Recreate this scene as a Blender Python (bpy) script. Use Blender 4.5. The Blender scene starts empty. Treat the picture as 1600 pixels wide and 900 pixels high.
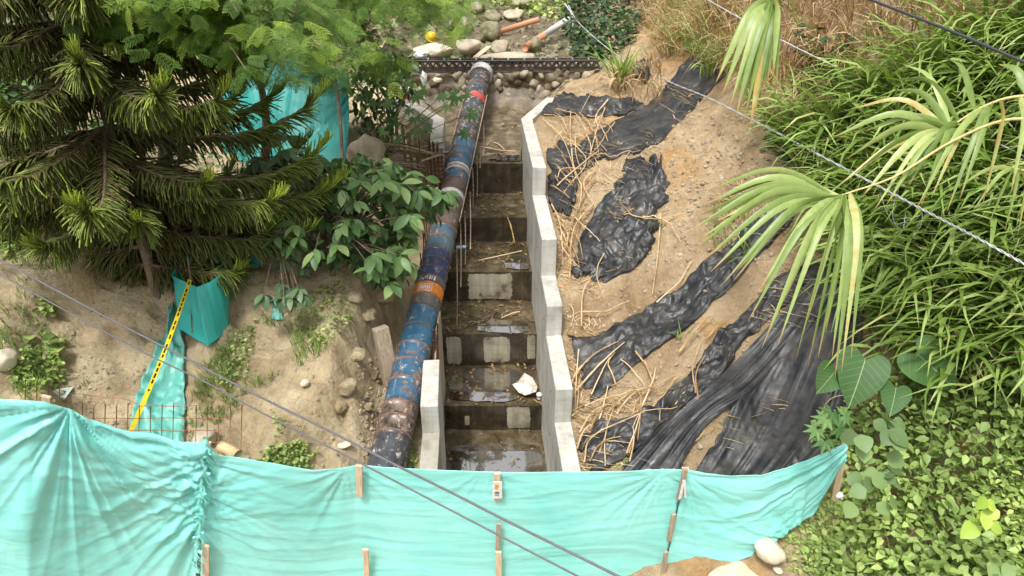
import bpy, math, random
import numpy as np
from mathutils import Matrix, Vector
random.seed(7); RNG = np.random.default_rng(7)
SC = bpy.context.scene; COL = SC.collection
# ------------------------------------------------------------------ camera, sky, sun, exposure
CZ = 8.0; PITCH = math.radians(30); FPX = 1600*24/36
cam_d = bpy.data.cameras.new('camera'); cam_d.lens = 24; cam_d.sensor_width = 36; cam_d.clip_end = 500
cam = bpy.data.objects.new('camera', cam_d); COL.objects.link(cam)
cam.location = (0, 0, CZ); cam.rotation_euler = (math.radians(60), 0, 0); SC.camera = cam
SUN_EL, SUN_AZ = math.radians(66), math.radians(208)      # azimuth clockwise from +Y
world = bpy.data.worlds.new('World'); SC.world = world; world.use_nodes = True
wn = world.node_tree.nodes; wl = world.node_tree.links
sky = wn.new('ShaderNodeTexSky'); sky.sky_type = 'NISHITA'; sky.sun_disc = False
sky.sun_elevation = SUN_EL; sky.sun_rotation = SUN_AZ; sky.dust_density = 6; sky.air_density = 1.0; sky.ozone_density = 1.0
hs = wn.new('ShaderNodeHueSaturation'); hs.inputs['Saturation'].default_value = 0.05
wl.new(sky.outputs[0], hs.inputs['Color']); wl.new(hs.outputs[0], wn['Background'].inputs['Color'])
wn['Background'].inputs['Strength'].default_value = 0.115
sd = bpy.data.lights.new('sun', 'SUN'); sd.energy = 1.5; sd.angle = math.radians(10); sd.color = (1, .97, .92)
sun = bpy.data.objects.new('sun', sd); COL.objects.link(sun)
dv = Vector((math.sin(SUN_AZ)*math.cos(SUN_EL), math.cos(SUN_AZ)*math.cos(SUN_EL), math.sin(SUN_EL)))
sun.rotation_euler = dv.to_track_quat('Z', 'Y').to_euler(); sun.location = (0, 0, 30)
SC.view_settings.view_transform = 'Standard'; SC.view_settings.look = 'None'; SC.view_settings.gamma = 1
SC.view_settings.exposure = 0.98
SC.cycles.max_bounces = 7; SC.cycles.diffuse_bounces = 3; SC.cycles.glossy_bounces = 3; SC.cycles.transmission_bounces = 4; SC.cycles.transparent_max_bounces = 4
# ------------------------------------------------------------------ projection helpers (photo pixels 1600x900)
CP, SP = math.cos(PITCH), math.sin(PITCH)
def ray(px, py):
    a = (np.asarray(px, float)-800)/FPX; b = (450-np.asarray(py, float))/FPX
    return np.stack([a, CP+b*SP, -SP+b*CP], -1)
CAM = np.array([0, 0, CZ])
def PZ(px, py, d): return CAM + ray(px, py)*d                    # at depth d
def PY(px, py, y): r = ray(px, py); return CAM + r*(y/r[..., 1:2])  # at forward distance y
def PH(px, py, z): r = ray(px, py); return CAM + r*((z-CZ)/r[..., 2:3])
def project(p):
    p = np.asarray(p, float)-CAM
    zc = p[..., 1]*CP - p[..., 2]*SP; up = p[..., 1]*SP + p[..., 2]*CP
    return 800+FPX*p[..., 0]/zc, 450-FPX*up/zc, zc
def inpoly(x, y, poly):
    x = np.asarray(x); y = np.asarray(y); c = np.zeros(x.shape, bool); n = len(poly)
    for i in range(n):
        x1, y1 = poly[i]; x2, y2 = poly[(i+1) % n]
        if y1 == y2: continue
        c ^= ((y1 > y) != (y2 > y)) & (x < (x2-x1)*(y-y1)/(y2-y1)+x1)
    return c
# ------------------------------------------------------------------ noise
def _h(ix, iy, iz, s):
    n = (ix.astype(np.int64)*374761393 + iy.astype(np.int64)*668265263 + iz.astype(np.int64)*2147483647 + s*1274126177) & 0xffffffff
    n = ((n ^ (n >> 13))*1274126177) & 0xffffffff
    n = ((n ^ (n >> 16))*2246822519) & 0xffffffff
    return ((n ^ (n >> 15)) & 0xffffff)/0xffffff
def vnoise(x, y, z=0., s=0, lin=False):
    if np.ndim(z) == 0:
        x, y = np.broadcast_arrays(np.asarray(x, float), np.asarray(y, float)); y = y+float(z)*57.31
        ix, iy = np.floor(x), np.floor(y); fx, fy = x-ix, y-iy; iz = np.zeros_like(ix)
        u, v = (fx, fy) if lin else [t*t*t*(t*(t*6-15)+10) for t in (fx, fy)]
        a = _h(ix, iy, iz, s); b = _h(ix+1, iy, iz, s); c = _h(ix, iy+1, iz, s); d = _h(ix+1, iy+1, iz, s)
        return (a+(b-a)*u+(c-a)*v+(a-b-c+d)*u*v)*2-1
    x, y, z = np.broadcast_arrays(np.asarray(x, float), np.asarray(y, float), np.asarray(z, float))
    ix, iy, iz = np.floor(x), np.floor(y), np.floor(z); fx, fy, fz = x-ix, y-iy, z-iz
    u, v, w = [t*t*t*(t*(t*6-15)+10) for t in (fx, fy, fz)]
    r = 0
    for dx in (0, 1):
        for dy in (0, 1):
            for dz in (0, 1):
                r = r + _h(ix+dx, iy+dy, iz+dz, s)*(u if dx else 1-u)*(v if dy else 1-v)*(w if dz else 1-w)
    return r*2-1
def fbm(x, y, z=0., o=4, s=0, g=.5):
    r = 0; a = 1; f = 1
    for i in range(o): r = r+a*vnoise(np.asarray(x)*f, np.asarray(y)*f, (z*f if np.ndim(z) else z+i*1.37), s+i*17); a *= g; f *= 2.03
    return r
def ridge(x, y, z=0., o=3, s=0):
    r = 0; a = 1; f = 1
    for i in range(o): r = r+a*(1-2*np.abs(vnoise(np.asarray(x)*f, np.asarray(y)*f, (z*f if np.ndim(z) else z+i*1.37), s+i*13))); a *= .5; f *= 2.1
    return r
def sstep(a, b, x): t = np.clip((np.asarray(x, float)-a)/(b-a), 0, 1); return t*t*(3-2*t)
# ------------------------------------------------------------------ mesh helpers
def mesh_arrays(name, V, F, var=None, smooth=False, mats=(), midx=None):
    V = np.asarray(V, float).reshape(-1, 3); me = bpy.data.meshes.new(name)
    F = [np.asarray(f, int) for f in F if len(f)]
    lv = np.concatenate([f.ravel() for f in F]); cnt = np.concatenate([np.full(len(f), f.shape[1]) for f in F])
    me.vertices.add(len(V)); me.vertices.foreach_set('co', V.ravel())
    me.loops.add(len(lv)); me.loops.foreach_set('vertex_index', lv.astype(np.int32))
    me.polygons.add(len(cnt)); st = np.concatenate([[0], np.cumsum(cnt)[:-1]])
    me.polygons.foreach_set('loop_start', st.astype(np.int32)); me.polygons.foreach_set('loop_total', cnt.astype(np.int32))
    me.polygons.foreach_set('use_smooth', np.full(len(cnt), bool(smooth)))
    for m in mats: me.materials.append(m)
    if midx is not None: me.polygons.foreach_set('material_index', np.asarray(midx, np.int32))
    if var is not None:
        at = me.attributes.new('var', 'FLOAT', 'POINT'); at.data.foreach_set('value', np.asarray(var, np.float32).ravel())
    me.update(calc_edges=True); me.validate()
    return me
class MB:
    def __init__(s): s.V = []; s.F = {3: [], 4: []}; s.n = 0; s.A = []
    def add(s, V, F, var=0.5):
        V = np.asarray(V, float).reshape(-1, 3)
        for f in (F if isinstance(F, list) and len(F) and isinstance(F[0], np.ndarray) else [np.asarray(F, int)]):
            if len(f): s.F[f.shape[1]].append(f+s.n)
        s.V.append(V); s.n += len(V); s.A.append(np.broadcast_to(np.asarray(var, float), (len(V),)))
        return s
    def inst(s, TV, TF, R, S, T, var):
        """many copies of a template: R (m,3,3), S (m,) or (m,3), T (m,3), var (m,) or (m,n)"""
        TV = np.asarray(TV, float); m = len(T); n = len(TV); S = np.asarray(S, float)
        if S.ndim == 1: S = S[:, None].repeat(3, 1)
        P = np.einsum('mij,mnj->mni', R, TV[None]*S[:, None, :])+np.asarray(T)[:, None, :]
        off = (np.arange(m)*n)[:, None, None]
        for f in TF:
            f = np.asarray(f, int); s.F[f.shape[1]].append((f[None]+off).reshape(-1, f.shape[1])+s.n)
        var = np.asarray(var, float)
        s.A.append(np.broadcast_to(var[:, None] if var.ndim == 1 else var, (m, n)).ravel()); s.V.append(P.reshape(-1, 3)); s.n += m*n
        return s
    def mesh(s, name, mats, smooth=False):
        F = [np.concatenate(s.F[k]) for k in (3, 4) if s.F[k]]
        return mesh_arrays(name, np.concatenate(s.V), F, np.concatenate(s.A), smooth, mats if isinstance(mats, (list, tuple)) else [mats])
def link(name, me, parent=None):
    o = bpy.data.objects.new(name, me); COL.objects.link(o)
    if parent is not None:
        o.parent = parent; o.matrix_parent_inverse = wmat(parent).inverted()
    return o
def wmat(o):
    m = Matrix.LocRotScale(o.location, o.rotation_euler, o.scale)
    return (wmat(o.parent) @ o.matrix_parent_inverse @ m) if o.parent else m
def tag(o, label=None, cat=None, group=None, kind=None):
    if label: o['label'] = label
    if cat: o['category'] = cat
    if group: o['group'] = group
    if kind: o['kind'] = kind
    return o
def thing(name, label, cat, loc=(0, 0, 0), group=None):
    o = bpy.data.objects.new(name, None); COL.objects.link(o); o.location = [float(c) for c in loc]; o.empty_display_size = .1
    return tag(o, label, cat, group)
def grid_faces(nu, nv, wrap=False):
    i, j = np.meshgrid(np.arange(nu-1), np.arange(nv if wrap else nv-1), indexing='ij'); j2 = (j+1) % nv
    return np.stack([i*nv+j, (i+1)*nv+j, (i+1)*nv+j2, i*nv+j2], -1).reshape(-1, 4)
def tube_arr(pts, r, k=6, cap=True):
    pts = np.asarray(pts, float); n = len(pts); r = np.broadcast_to(np.asarray(r, float), (n,))
    t = np.gradient(pts, axis=0); t /= np.linalg.norm(t, axis=1)[:, None]+1e-9
    ref = np.array([0, 0, 1.]) if abs(t[:, 2]).mean() < .8 else np.array([1., 0, 0])
    u = np.cross(t, ref); u /= np.linalg.norm(u, axis=1)[:, None]+1e-9; v = np.cross(u, t)
    a = np.arange(k)/k*2*np.pi
    V = pts[:, None]+r[:, None, None]*(np.cos(a)[None, :, None]*u[:, None]+np.sin(a)[None, :, None]*v[:, None])
    F = [grid_faces(n, k, True)[:, ::-1]]
    V = V.reshape(-1, 3)
    if cap:
        V = np.vstack([V, pts[:1], pts[-1:]]); j = np.arange(k)
        F.append(np.vstack([np.stack([np.full(k, n*k), j, (j+1) % k], -1), np.stack([np.full(k, n*k+1), (n-1)*k+(j+1) % k, (n-1)*k+j], -1)]))
    return V, F
def box_arr(c, s, R=None):
    V = np.array([[x, y, z] for x in (-.5, .5) for y in (-.5, .5) for z in (-.5, .5)])*np.asarray(s, float)
    if R is not None: V = V @ np.asarray(R).T
    F = np.array([[0, 1, 3, 2], [4, 6, 7, 5], [0, 4, 5, 1], [2, 3, 7, 6], [0, 2, 6, 4], [1, 5, 7, 3]])
    return V+np.asarray(c), [F]
def frame_mat(d, up=(0, 0, 1)):
    """columns: x=side, y=along d, z=normal ; arrays (m,3)"""
    d = np.asarray(d, float); d = d/np.linalg.norm(d, axis=-1, keepdims=True); up = np.broadcast_to(np.asarray(up, float), d.shape)
    x = np.cross(d, up); ln = np.linalg.norm(x, axis=-1, keepdims=True)
    x = np.where(ln < 1e-4, np.array([1., 0, 0]), x/np.maximum(ln, 1e-9)); z = np.cross(x, d)
    return np.stack([x, d, z], -1)
def bevel(o, w=.01, seg=2):
    m = o.modifiers.new('bevel', 'BEVEL'); m.width = w; m.segments = seg; m.limit_method = 'ANGLE'; return o
def solid(o, t=.006):
    m = o.modifiers.new('solid', 'SOLIDIFY'); m.thickness = t; m.offset = 0; return o
def spline(P, n):
    """Catmull-Rom through points"""
    P = np.asarray(P, float)
    if len(P) == 2: return P[0]+(P[1]-P[0])*np.linspace(0, 1, n)[:, None]
    Q = np.vstack([2*P[0]-P[1], P, 2*P[-1]-P[-2]]); t = np.linspace(0, len(P)-1-1e-6, n); i = t.astype(int); f = (t-i)[:, None]
    a, b, c, d = Q[i], Q[i+1], Q[i+2], Q[i+3]
    return .5*(2*b+(c-a)*f+(2*a-5*b+4*c-d)*f*f+(3*b-a-3*c+d)*f**3)
def rock_mesh(name, seed, mat, sub=3, rough=.28, flat=.75, boxy=0.):
    import bmesh
    bm = bmesh.new(); bmesh.ops.create_icosphere(bm, subdivisions=sub, radius=1)
    V = np.array([v.co[:] for v in bm.verts]); F = np.array([[v.index for v in f.verts] for f in bm.faces]); bm.free()
    if boxy: V = V/np.maximum((np.abs(V)**4).sum(1)**.25, 1e-6)[:, None]*boxy+V*(1-boxy)
    V = V*(1+rough*fbm(V[:, 0]*1.1+seed*7.3, V[:, 1]*1.1, V[:, 2]*1.1, 3, seed))[:, None]
    rg = np.random.default_rng(seed)
    for i in range(5):                                     # flat facets
        d = rg.normal(size=3); d /= np.linalg.norm(d); h = V @ d; lim = rg.uniform(.62, .85); V = V-np.outer(np.maximum(h-lim, 0)*.8, d)
    V[:, 2] *= flat
    return mesh_arrays(name, V, [F], fbm(V[:, 0]*2, V[:, 1]*2, V[:, 2]*2, 2, seed)*.5+.5, True, [mat])
# ------------------------------------------------------------------ materials
def mat(name, rough=.8, metal=0., spec=.3):
    m = bpy.data.materials.new(name); m.use_nodes = True; nt = m.node_tree; b = nt.nodes['Principled BSDF']
    b.inputs['Roughness'].default_value = rough; b.inputs['Metallic'].default_value = metal
    b.inputs['Specular IOR Level'].default_value = spec
    return m, nt, b
def ramp(nt, fac, stops):
    r = nt.nodes.new('ShaderNodeValToRGB'); e = r.color_ramp.elements
    while len(e) < len(stops): e.new(.5)
    for el, (p, c) in zip(e, stops): el.position = p; el.color = (*c, 1)
    nt.links.new(fac, r.inputs[0]); return r.outputs[0]
def pos(nt):
    return nt.nodes.new('ShaderNodeNewGeometry').outputs['Position']
def noise(nt, scale, detail=6, rough=.6, vec=None, dist=0.):
    n = nt.nodes.new('ShaderNodeTexNoise'); n.inputs['Scale'].default_value = scale; n.inputs['Detail'].default_value = detail
    n.inputs['Roughness'].default_value = rough; n.inputs['Distortion'].default_value = dist
    nt.links.new(vec if vec is not None else pos(nt), n.inputs['Vector']); return n.outputs['Fac']
def mapping(nt, scale, vec=None):
    mp = nt.nodes.new('ShaderNodeMapping'); mp.inputs['Scale'].default_value = scale
    nt.links.new(vec if vec is not None else pos(nt), mp.inputs['Vector']); return mp.outputs[0]
def mixc(nt, fac, a, b, mode='MIX'):
    n = nt.nodes.new('ShaderNodeMix'); n.data_type = 'RGBA'; n.blend_type = mode
    if isinstance(fac, (int, float)): n.inputs[0].default_value = fac
    else: nt.links.new(fac, n.inputs[0])
    for k, s in ((6, a), (7, b)):
        if isinstance(s, tuple): n.inputs[k].default_value = (*s, 1)
        else: nt.links.new(s, n.inputs[k])
    return n.outputs[2]
def bump(nt, b, h, strength=.5, dist=.02):
    n = nt.nodes.new('ShaderNodeBump'); n.inputs['Strength'].default_value = strength; n.inputs['Distance'].default_value = dist
    nt.links.new(h, n.inputs['Height']); nt.links.new(n.outputs[0], b.inputs['Normal'])
def attr(nt):
    a = nt.nodes.new('ShaderNodeAttribute'); a.attribute_name = 'var'; return a.outputs['Fac']
def objrand(nt): return nt.nodes.new('ShaderNodeObjectInfo').outputs['Random']
def madd(nt, a, k, c):
    n = nt.nodes.new('ShaderNodeMath'); n.operation = 'MULTIPLY_ADD'; nt.links.new(a, n.inputs[0]); n.inputs[1].default_value = k
    if isinstance(c, (int, float)): n.inputs[2].default_value = c
    else: nt.links.new(c, n.inputs[2])
    return n.outputs[0]
def noise_mat(name, stops, scale=3, rough=.85, bstr=.4, bscale=25, bdist=.02, spec=.25, metal=0., detail=7, rnd=0., vec=None):
    m, nt, b = mat(name, rough, metal, spec); v = mapping(nt, vec) if vec else None
    f = noise(nt, scale, detail, .65, v)
    if rnd: f = madd(nt, objrand(nt), rnd, madd(nt, f, 1, -rnd/2))
    nt.links.new(ramp(nt, f, stops), b.inputs['Base Color'])
    if bstr: bump(nt, b, noise(nt, bscale, 5, .65), bstr, bdist)
    return m
def leaf_mat(name, stops, transl=.3, rough=.5, use_obj=False, spec=.35, nscale=9):
    m, nt, b = mat(name, rough, 0, spec)
    f = objrand(nt) if use_obj else attr(nt)
    f = madd(nt, noise(nt, nscale, 3), .3, madd(nt, f, 1, -.15))
    c = ramp(nt, f, stops); nt.links.new(c, b.inputs['Base Color'])
    if transl:
        t = nt.nodes.new('ShaderNodeBsdfTranslucent'); nt.links.new(mixc(nt, 1., c, (1.1, 1.15, .6), 'MULTIPLY'), t.inputs[0])
        mx = nt.nodes.new('ShaderNodeMixShader'); mx.inputs[0].default_value = transl
        nt.links.new(b.outputs[0], mx.inputs[1]); nt.links.new(t.outputs[0], mx.inputs[2])
        nt.links.new(mx.outputs[0], nt.nodes['Material Output'].inputs[0])
    return m
def plain(name, c, rough=.6, spec=.3, var=.12, metal=0., scale=30):
    d = tuple(x*(1-var*1.6) for x in c); e = tuple(min(1, x*(1+var)) for x in c)
    return noise_mat(name, [(.3, d), (.7, e)], scale, rough, .15, 60, .005, spec, metal, 4)
def make_soil(name, green=0., stops=None):
    m, nt, b = mat(name, .95, 0, .15)
    big = noise(nt, .7, 5, .6, None, .6); c = ramp(nt, big, stops or [(.28, (.17, .11, .062)), (.42, (.29, .215, .135)), (.54, (.35, .275, .185)), (.66, (.34, .21, .095)), (.8, (.38, .31, .22))])
    med = noise(nt, 5, 8, .7); c = mixc(nt, .55, c, ramp(nt, med, [(.3, (.24, .20, .16)), (.5, (.62, .58, .52)), (.7, (.92, .88, .82))]), 'MULTIPLY')
    c = mixc(nt, 1., c, (1.66, 1.65, 1.60), 'MULTIPLY')
    fine = noise(nt, 60, 6, .75); c = mixc(nt, .5, c, ramp(nt, fine, [(.33, (.35, .32, .3)), (.5, (1, 1, 1)), (.68, (1.0, 1.0, .95))]), 'MULTIPLY')
    vo = nt.nodes.new('ShaderNodeTexVoronoi'); vo.inputs['Scale'].default_value = 14; nt.links.new(pos(nt), vo.inputs['Vector'])
    if green:
        c = mixc(nt, ramp(nt, noise(nt, 1.6, 6, .7), [(.5-green*.1, (0, 0, 0)), (.62-green*.1, (1, 1, 1))]), c, (.10, .12, .035))
    nt.links.new(c, b.inputs['Base Color'])
    h = madd(nt, fine, .35, madd(nt, med, 1, madd(nt, vo.outputs['Distance'], .25, 0)))
    bump(nt, b, h, 1., .08)
    return m
M = {}
M['soil'] = make_soil('soil'); M['clay'] = make_soil('pale_clay', 0, [(.28, (.23, .17, .105)), (.42, (.37, .30, .20)), (.54, (.44, .375, .265)), (.66, (.40, .30, .175)), (.8, (.48, .43, .33))]); M['soil_green'] = make_soil('soil_weedy', .5)
M['pebble'] = noise_mat('pebble', [(.3, (.20, .15, .10)), (.5, (.33, .265, .18)), (.72, (.46, .40, .31))], 4, .9, .3)
M['rock'] = noise_mat('rock_tan', [(.3, (.26, .21, .15)), (.5, (.42, .36, .26)), (.7, (.52, .46, .36))], 3.5, .9, .5, 18, .03, rnd=.25)
M['rock_moss'] = noise_mat('rock_mossy', [(.3, (.10, .10, .05)), (.48, (.26, .24, .15)), (.7, (.36, .33, .24))], 4, .9, .5, 18, .03, rnd=.2)
M['rock_pale'] = noise_mat('rock_pale', [(.3, (.46, .38, .27)), (.5, (.62, .53, .40)), (.7, (.70, .62, .50))], 3, .9, .4, 14, .03)
M['gab'] = noise_mat('gabion_stone', [(.3, (.10, .08, .05)), (.5, (.22, .175, .115)), (.75, (.40, .35, .26))], 4, .92, .5, 22, .02, rnd=.35)
def concrete(name, stops, streak=.0):
    m, nt, b = mat(name, .85, 0, .25)
    c = ramp(nt, noise(nt, 2.2, 8, .65), stops)
    c = mixc(nt, .35, c, ramp(nt, noise(nt, 70, 4, .7), [(.35, (.55, .55, .55)), (.6, (1, 1, 1))]), 'MULTIPLY')
    if streak:
        st = noise(nt, 1.0, 6, .7, mapping(nt, (7, 7, .5))); c = mixc(nt, streak, c, ramp(nt, st, [(.38, (.45, .42, .38)), (.6, (1, 1, 1))]), 'MULTIPLY')
    pl_n = noise(nt, 1., 2, .5, mapping(nt, (.2, .2, 5.))); c = mixc(nt, .5, c, ramp(nt, pl_n, [(.42, (1, 1, 1)), (.47, (.78, .77, .74)), (.5, (1, 1, 1))]), 'MULTIPLY')
    so = ramp(nt, noise(nt, 3.3, 9, .75, None, .4), [(.6, (0, 0, 0)), (.7, (1, 1, 1))]); c = mixc(nt, mixc(nt, .5, (0, 0, 0), so), c, (.30, .22, .14))
    nt.links.new(c, b.inputs['Base Color']); bump(nt, b, noise(nt, 45, 6, .7), .35, .012)
    return m
M['conc'] = concrete('pale_concrete', [(.28, (.33, .30, .25)), (.42, (.50, .475, .42)), (.55, (.58, .56, .51)), (.75, (.65, .63, .585))], .4)
M['conc_old'] = concrete('weathered_concrete', [(.3, (.28, .25, .20)), (.5, (.42, .39, .33)), (.72, (.52, .49, .43))], .35)
M['patch'] = concrete('cement_patch', [(.34, (.13, .10, .06)), (.42, (.33, .29, .21)), (.52, (.43, .39, .29)), (.72, (.50, .46, .37))], .55)
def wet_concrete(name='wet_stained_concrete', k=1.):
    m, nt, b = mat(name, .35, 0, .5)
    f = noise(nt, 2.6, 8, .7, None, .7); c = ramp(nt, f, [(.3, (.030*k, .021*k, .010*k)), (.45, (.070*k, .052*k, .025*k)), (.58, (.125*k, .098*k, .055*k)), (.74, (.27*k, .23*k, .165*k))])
    st = noise(nt, 1., 5, .7, mapping(nt, (9, 9, .35))); c = mixc(nt, .7, c, ramp(nt, st, [(.35, (.35, .3, .22)), (.62, (1.1, 1.05, .95))]), 'MULTIPLY')
    nt.links.new(c, b.inputs['Base Color']); nt.links.new(ramp(nt, noise(nt, 4, 6), [(.4, (.18, .18, .18)), (.6, (.75, .75, .75))]), b.inputs['Roughness'])
    bump(nt, b, noise(nt, 30, 6, .7), .3, .015); return m
M['wet'] = wet_concrete(); M['wet_riser_shade'] = wet_concrete('wet_concrete_painted_shade', .6)  # riser copy of the wet stained concrete, coloured darker to paint in overhead-light shade
M['mud'] = noise_mat('wet_mud', [(.3, (.05, .035, .02)), (.5, (.12, .09, .05)), (.7, (.24, .19, .12))], 5, .5, .6, 30, .02, .5)
def water():
    m, nt, b = mat('puddle_water', .04, 0, .6); b.inputs['IOR'].default_value = 1.33
    nt.links.new(ramp(nt, noise(nt, 5, 5), [(.35, (.035, .027, .014)), (.65, (.09, .07, .035))]), b.inputs['Base Color'])
    bump(nt, b, noise(nt, 9, 2), .03, .01)
    gl = nt.nodes.new('ShaderNodeBsdfGlossy'); gl.inputs['Roughness'].default_value = .05; mx = nt.nodes.new('ShaderNodeMixShader'); nt.links.new(ramp(nt, noise(nt, 3.5, 7, .7, None, .6), [(.44, (.12, .12, .12)), (.5, (.85, .85, .85))]), mx.inputs[0])
    nt.links.new(b.outputs[0], mx.inputs[1]); nt.links.new(gl.outputs[0], mx.inputs[2]); nt.links.new(mx.outputs[0], nt.nodes['Material Output'].inputs[0]); return m
M['water'] = water()
def tarp_mat(name, stops, tr=.25, rough=.17):
    m, nt, b = mat(name, rough, 0, .8)
    c = ramp(nt, noise(nt, 1.4, 5, .6), stops)
    c = mixc(nt, .25, c, ramp(nt, noise(nt, 1, 4, .6, mapping(nt, (14, 3, 60))), [(.35, (.75, .82, .8)), (.65, (1, 1, 1))]), 'MULTIPLY')
    ds = ramp(nt, noise(nt, 1.9, 9, .75, None, .5), [(.56, (0, 0, 0)), (.78, (.45, .45, .45))]); c = mixc(nt, ds, c, (.50, .72, .64))
    nt.links.new(c, b.inputs['Base Color'])
    n1 = noise(nt, 2.2, 7, .66, mapping(nt, (.7, .7, 6)), .5); bump(nt, b, n1, .2, .04)
    t = nt.nodes.new('ShaderNodeBsdfTranslucent'); nt.links.new(c, t.inputs[0]); mx = nt.nodes.new('ShaderNodeMixShader'); mx.inputs[0].default_value = tr
    nt.links.new(b.outputs[0], mx.inputs[1]); nt.links.new(t.outputs[0], mx.inputs[2]); nt.links.new(mx.outputs[0], nt.nodes['Material Output'].inputs[0])
    return m
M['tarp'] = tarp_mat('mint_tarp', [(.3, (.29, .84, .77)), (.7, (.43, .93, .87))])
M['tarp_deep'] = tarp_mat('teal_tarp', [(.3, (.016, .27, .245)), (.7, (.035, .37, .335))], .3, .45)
M['tarp_teal'] = tarp_mat('bright_teal_tarp', [(.3, (.035, .50, .45)), (.7, (.06, .60, .54))], .3, .4)
M['tarp_deep'].node_tree.nodes['Principled BSDF'].inputs['Specular IOR Level'].default_value = .35
M['tarp_dusty'] = tarp_mat('dusty_teal_tarp', [(.3, (.15, .55, .47)), (.7, (.28, .70, .61))], .35, .4)
def plastic():
    m, nt, b = mat('black_plastic_film', .3, 0, .38)
    d = ramp(nt, noise(nt, 2.5, 8, .72), [(.4, (0, 0, 0)), (.7, (1, 1, 1))])
    c = mixc(nt, d, (.009, .0105, .0135), (.07, .064, .056)); nt.links.new(c, b.inputs['Base Color'])
    nt.links.new(ramp(nt, noise(nt, 6, 6), [(.35, (.32, .32, .32)), (.65, (.55, .55, .55))]), b.inputs['Roughness'])
    bump(nt, b, noise(nt, 9, 5, .6, None, 1.0), .18, .02); return m
M['plastic'] = plastic()
def painted(name, stops, rust=.35, rough=.35, sc=3, chip=.63):
    m, nt, b = mat(name, rough, 0, .5)
    c = ramp(nt, noise(nt, sc, 4, .6), stops)
    r1 = ramp(nt, noise(nt, 4.2, 8, .72, None, .5), [(.62-rust*.22, (0, 0, 0)), (.66-rust*.2, (1, 1, 1))])
    c = mixc(nt, r1, c, ramp(nt, noise(nt, 12, 5), [(.35, (.13, .075, .05)), (.65, (.29, .19, .14))]))
    w1 = ramp(nt, noise(nt, 7, 9, .78, None, .8), [(chip, (0, 0, 0)), (chip+.03, (1, 1, 1))]); c = mixc(nt, w1, c, (.50, .47, .42))
    sc_ = ramp(nt, noise(nt, 1., 7, .75, mapping(nt, (16, 1.6, 16))), [(.58, (0, 0, 0)), (.64, (.8, .8, .8))]); c = mixc(nt, sc_, c, (.42, .39, .35))
    c = mixc(nt, .5, c, ramp(nt, noise(nt, 30, 6, .75), [(.35, (.4, .38, .36)), (.6, (1, 1, 1))]), 'MULTIPLY')
    nt.links.new(c, b.inputs['Base Color']); nt.links.new(ramp(nt, noise(nt, 9, 6), [(.35, (.22, .22, .22)), (.68, (.6, .6, .6))]), b.inputs['Roughness'])
    bump(nt, b, noise(nt, 22, 6, .7), .2, .01); return m
M['p_blue'] = painted('chipped_blue_paint', [(.35, (.026, .075, .14)), (.65, (.05, .135, .22))], .42, chip=.585)
M['p_blue2'] = painted('bright_blue_paint', [(.35, (.028, .105, .19)), (.65, (.05, .17, .275))], .25, chip=.6)
M['p_navy'] = painted('navy_paint', [(.35, (.02, .035, .10)), (.65, (.035, .06, .16))], -.2, .25)
M['p_slate'] = painted('slate_blue_paint', [(.35, (.05, .09, .12)), (.65, (.09, .15, .19))], .15)
M['p_brown'] = painted('brown_primer', [(.35, (.09, .06, .05)), (.65, (.16, .115, .095))], .1)
M['p_dark'] = painted('dark_worn_coating', [(.35, (.03, .033, .042)), (.65, (.07, .075, .085))], .2, chip=.57)
M['p_grey'] = painted('grey_steel_coating', [(.35, (.10, .095, .085)), (.65, (.17, .16, .145))], .05)
M['p_orange'] = painted('orange_band_paint', [(.35, (.72, .20, .02)), (.65, (.80, .27, .03))], -.3)
M['p_red'] = painted('red_band_paint', [(.35, (.42, .04, .04)), (.65, (.55, .09, .08))], -.1)
M['p_white'] = painted('white_band_paint', [(.35, (.55, .54, .51)), (.65, (.7, .69, .66))], -.1)
M['p_rusty'] = painted('rusty_wrapped_coating', [(.4, (.035, .032, .03)), (.6, (.22, .15, .11))], .35, .6, 5, chip=.56)
M['weld'] = noise_mat('rusty_weld', [(.35, (.12, .065, .04)), (.65, (.26, .15, .10))], 20, .8)
M['rust'] = noise_mat('rusty_rebar', [(.35, (.10, .045, .025)), (.65, (.24, .12, .07))], 30, .85, .3)
M['rust_pale'] = noise_mat('dusty_rebar', [(.35, (.20, .14, .10)), (.65, (.42, .34, .27))], 30, .85, .2)
M['mesh_rust'] = noise_mat('rusty_mesh_wire', [(.35, (.24, .11, .05)), (.65, (.42, .22, .12))], 30, .85, .2)
M['steel_dark'] = noise_mat('dark_truss_steel', [(.35, (.03, .026, .022)), (.65, (.09, .07, .055))], 9, .55, .2, metal=.2)
M['steel_edge'] = noise_mat('worn_truss_edge', [(.35, (.25, .25, .25)), (.65, (.45, .45, .45))], 9, .4, .2, metal=.4)
M['wood'] = noise_mat('pale_lumber', [(.3, (.45, .31, .20)), (.5, (.60, .45, .31)), (.7, (.68, .54, .40))], 3, .8, .2, vec=(18, 18, 2))
M['wood_old'] = noise_mat('weathered_lumber', [(.3, (.22, .16, .11)), (.5, (.36, .28, .20)), (.7, (.46, .38, .29))], 3, .85, .2, vec=(18, 18, 2))
M['bark'] = noise_mat('bark', [(.3, (.10, .065, .045)), (.5, (.20, .14, .10)), (.7, (.30, .23, .17))], 6, .95, .7, 30, .03)
M['bark_red'] = noise_mat('reddish_bark', [(.3, (.12, .06, .04)), (.5, (.25, .13, .09)), (.7, (.34, .20, .14))], 6, .95, .7, 30, .03)
M['stem'] = noise_mat('green_stem', [(.3, (.10, .13, .04)), (.7, (.22, .26, .09))], 12, .6, .1)
M['dry'] = leaf_mat('dry_straw', [(0, (.20, .11, .05)), (.4, (.42, .28, .14)), (.75, (.58, .43, .25)), (1, (.68, .56, .38))], .15, .7)
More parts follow.
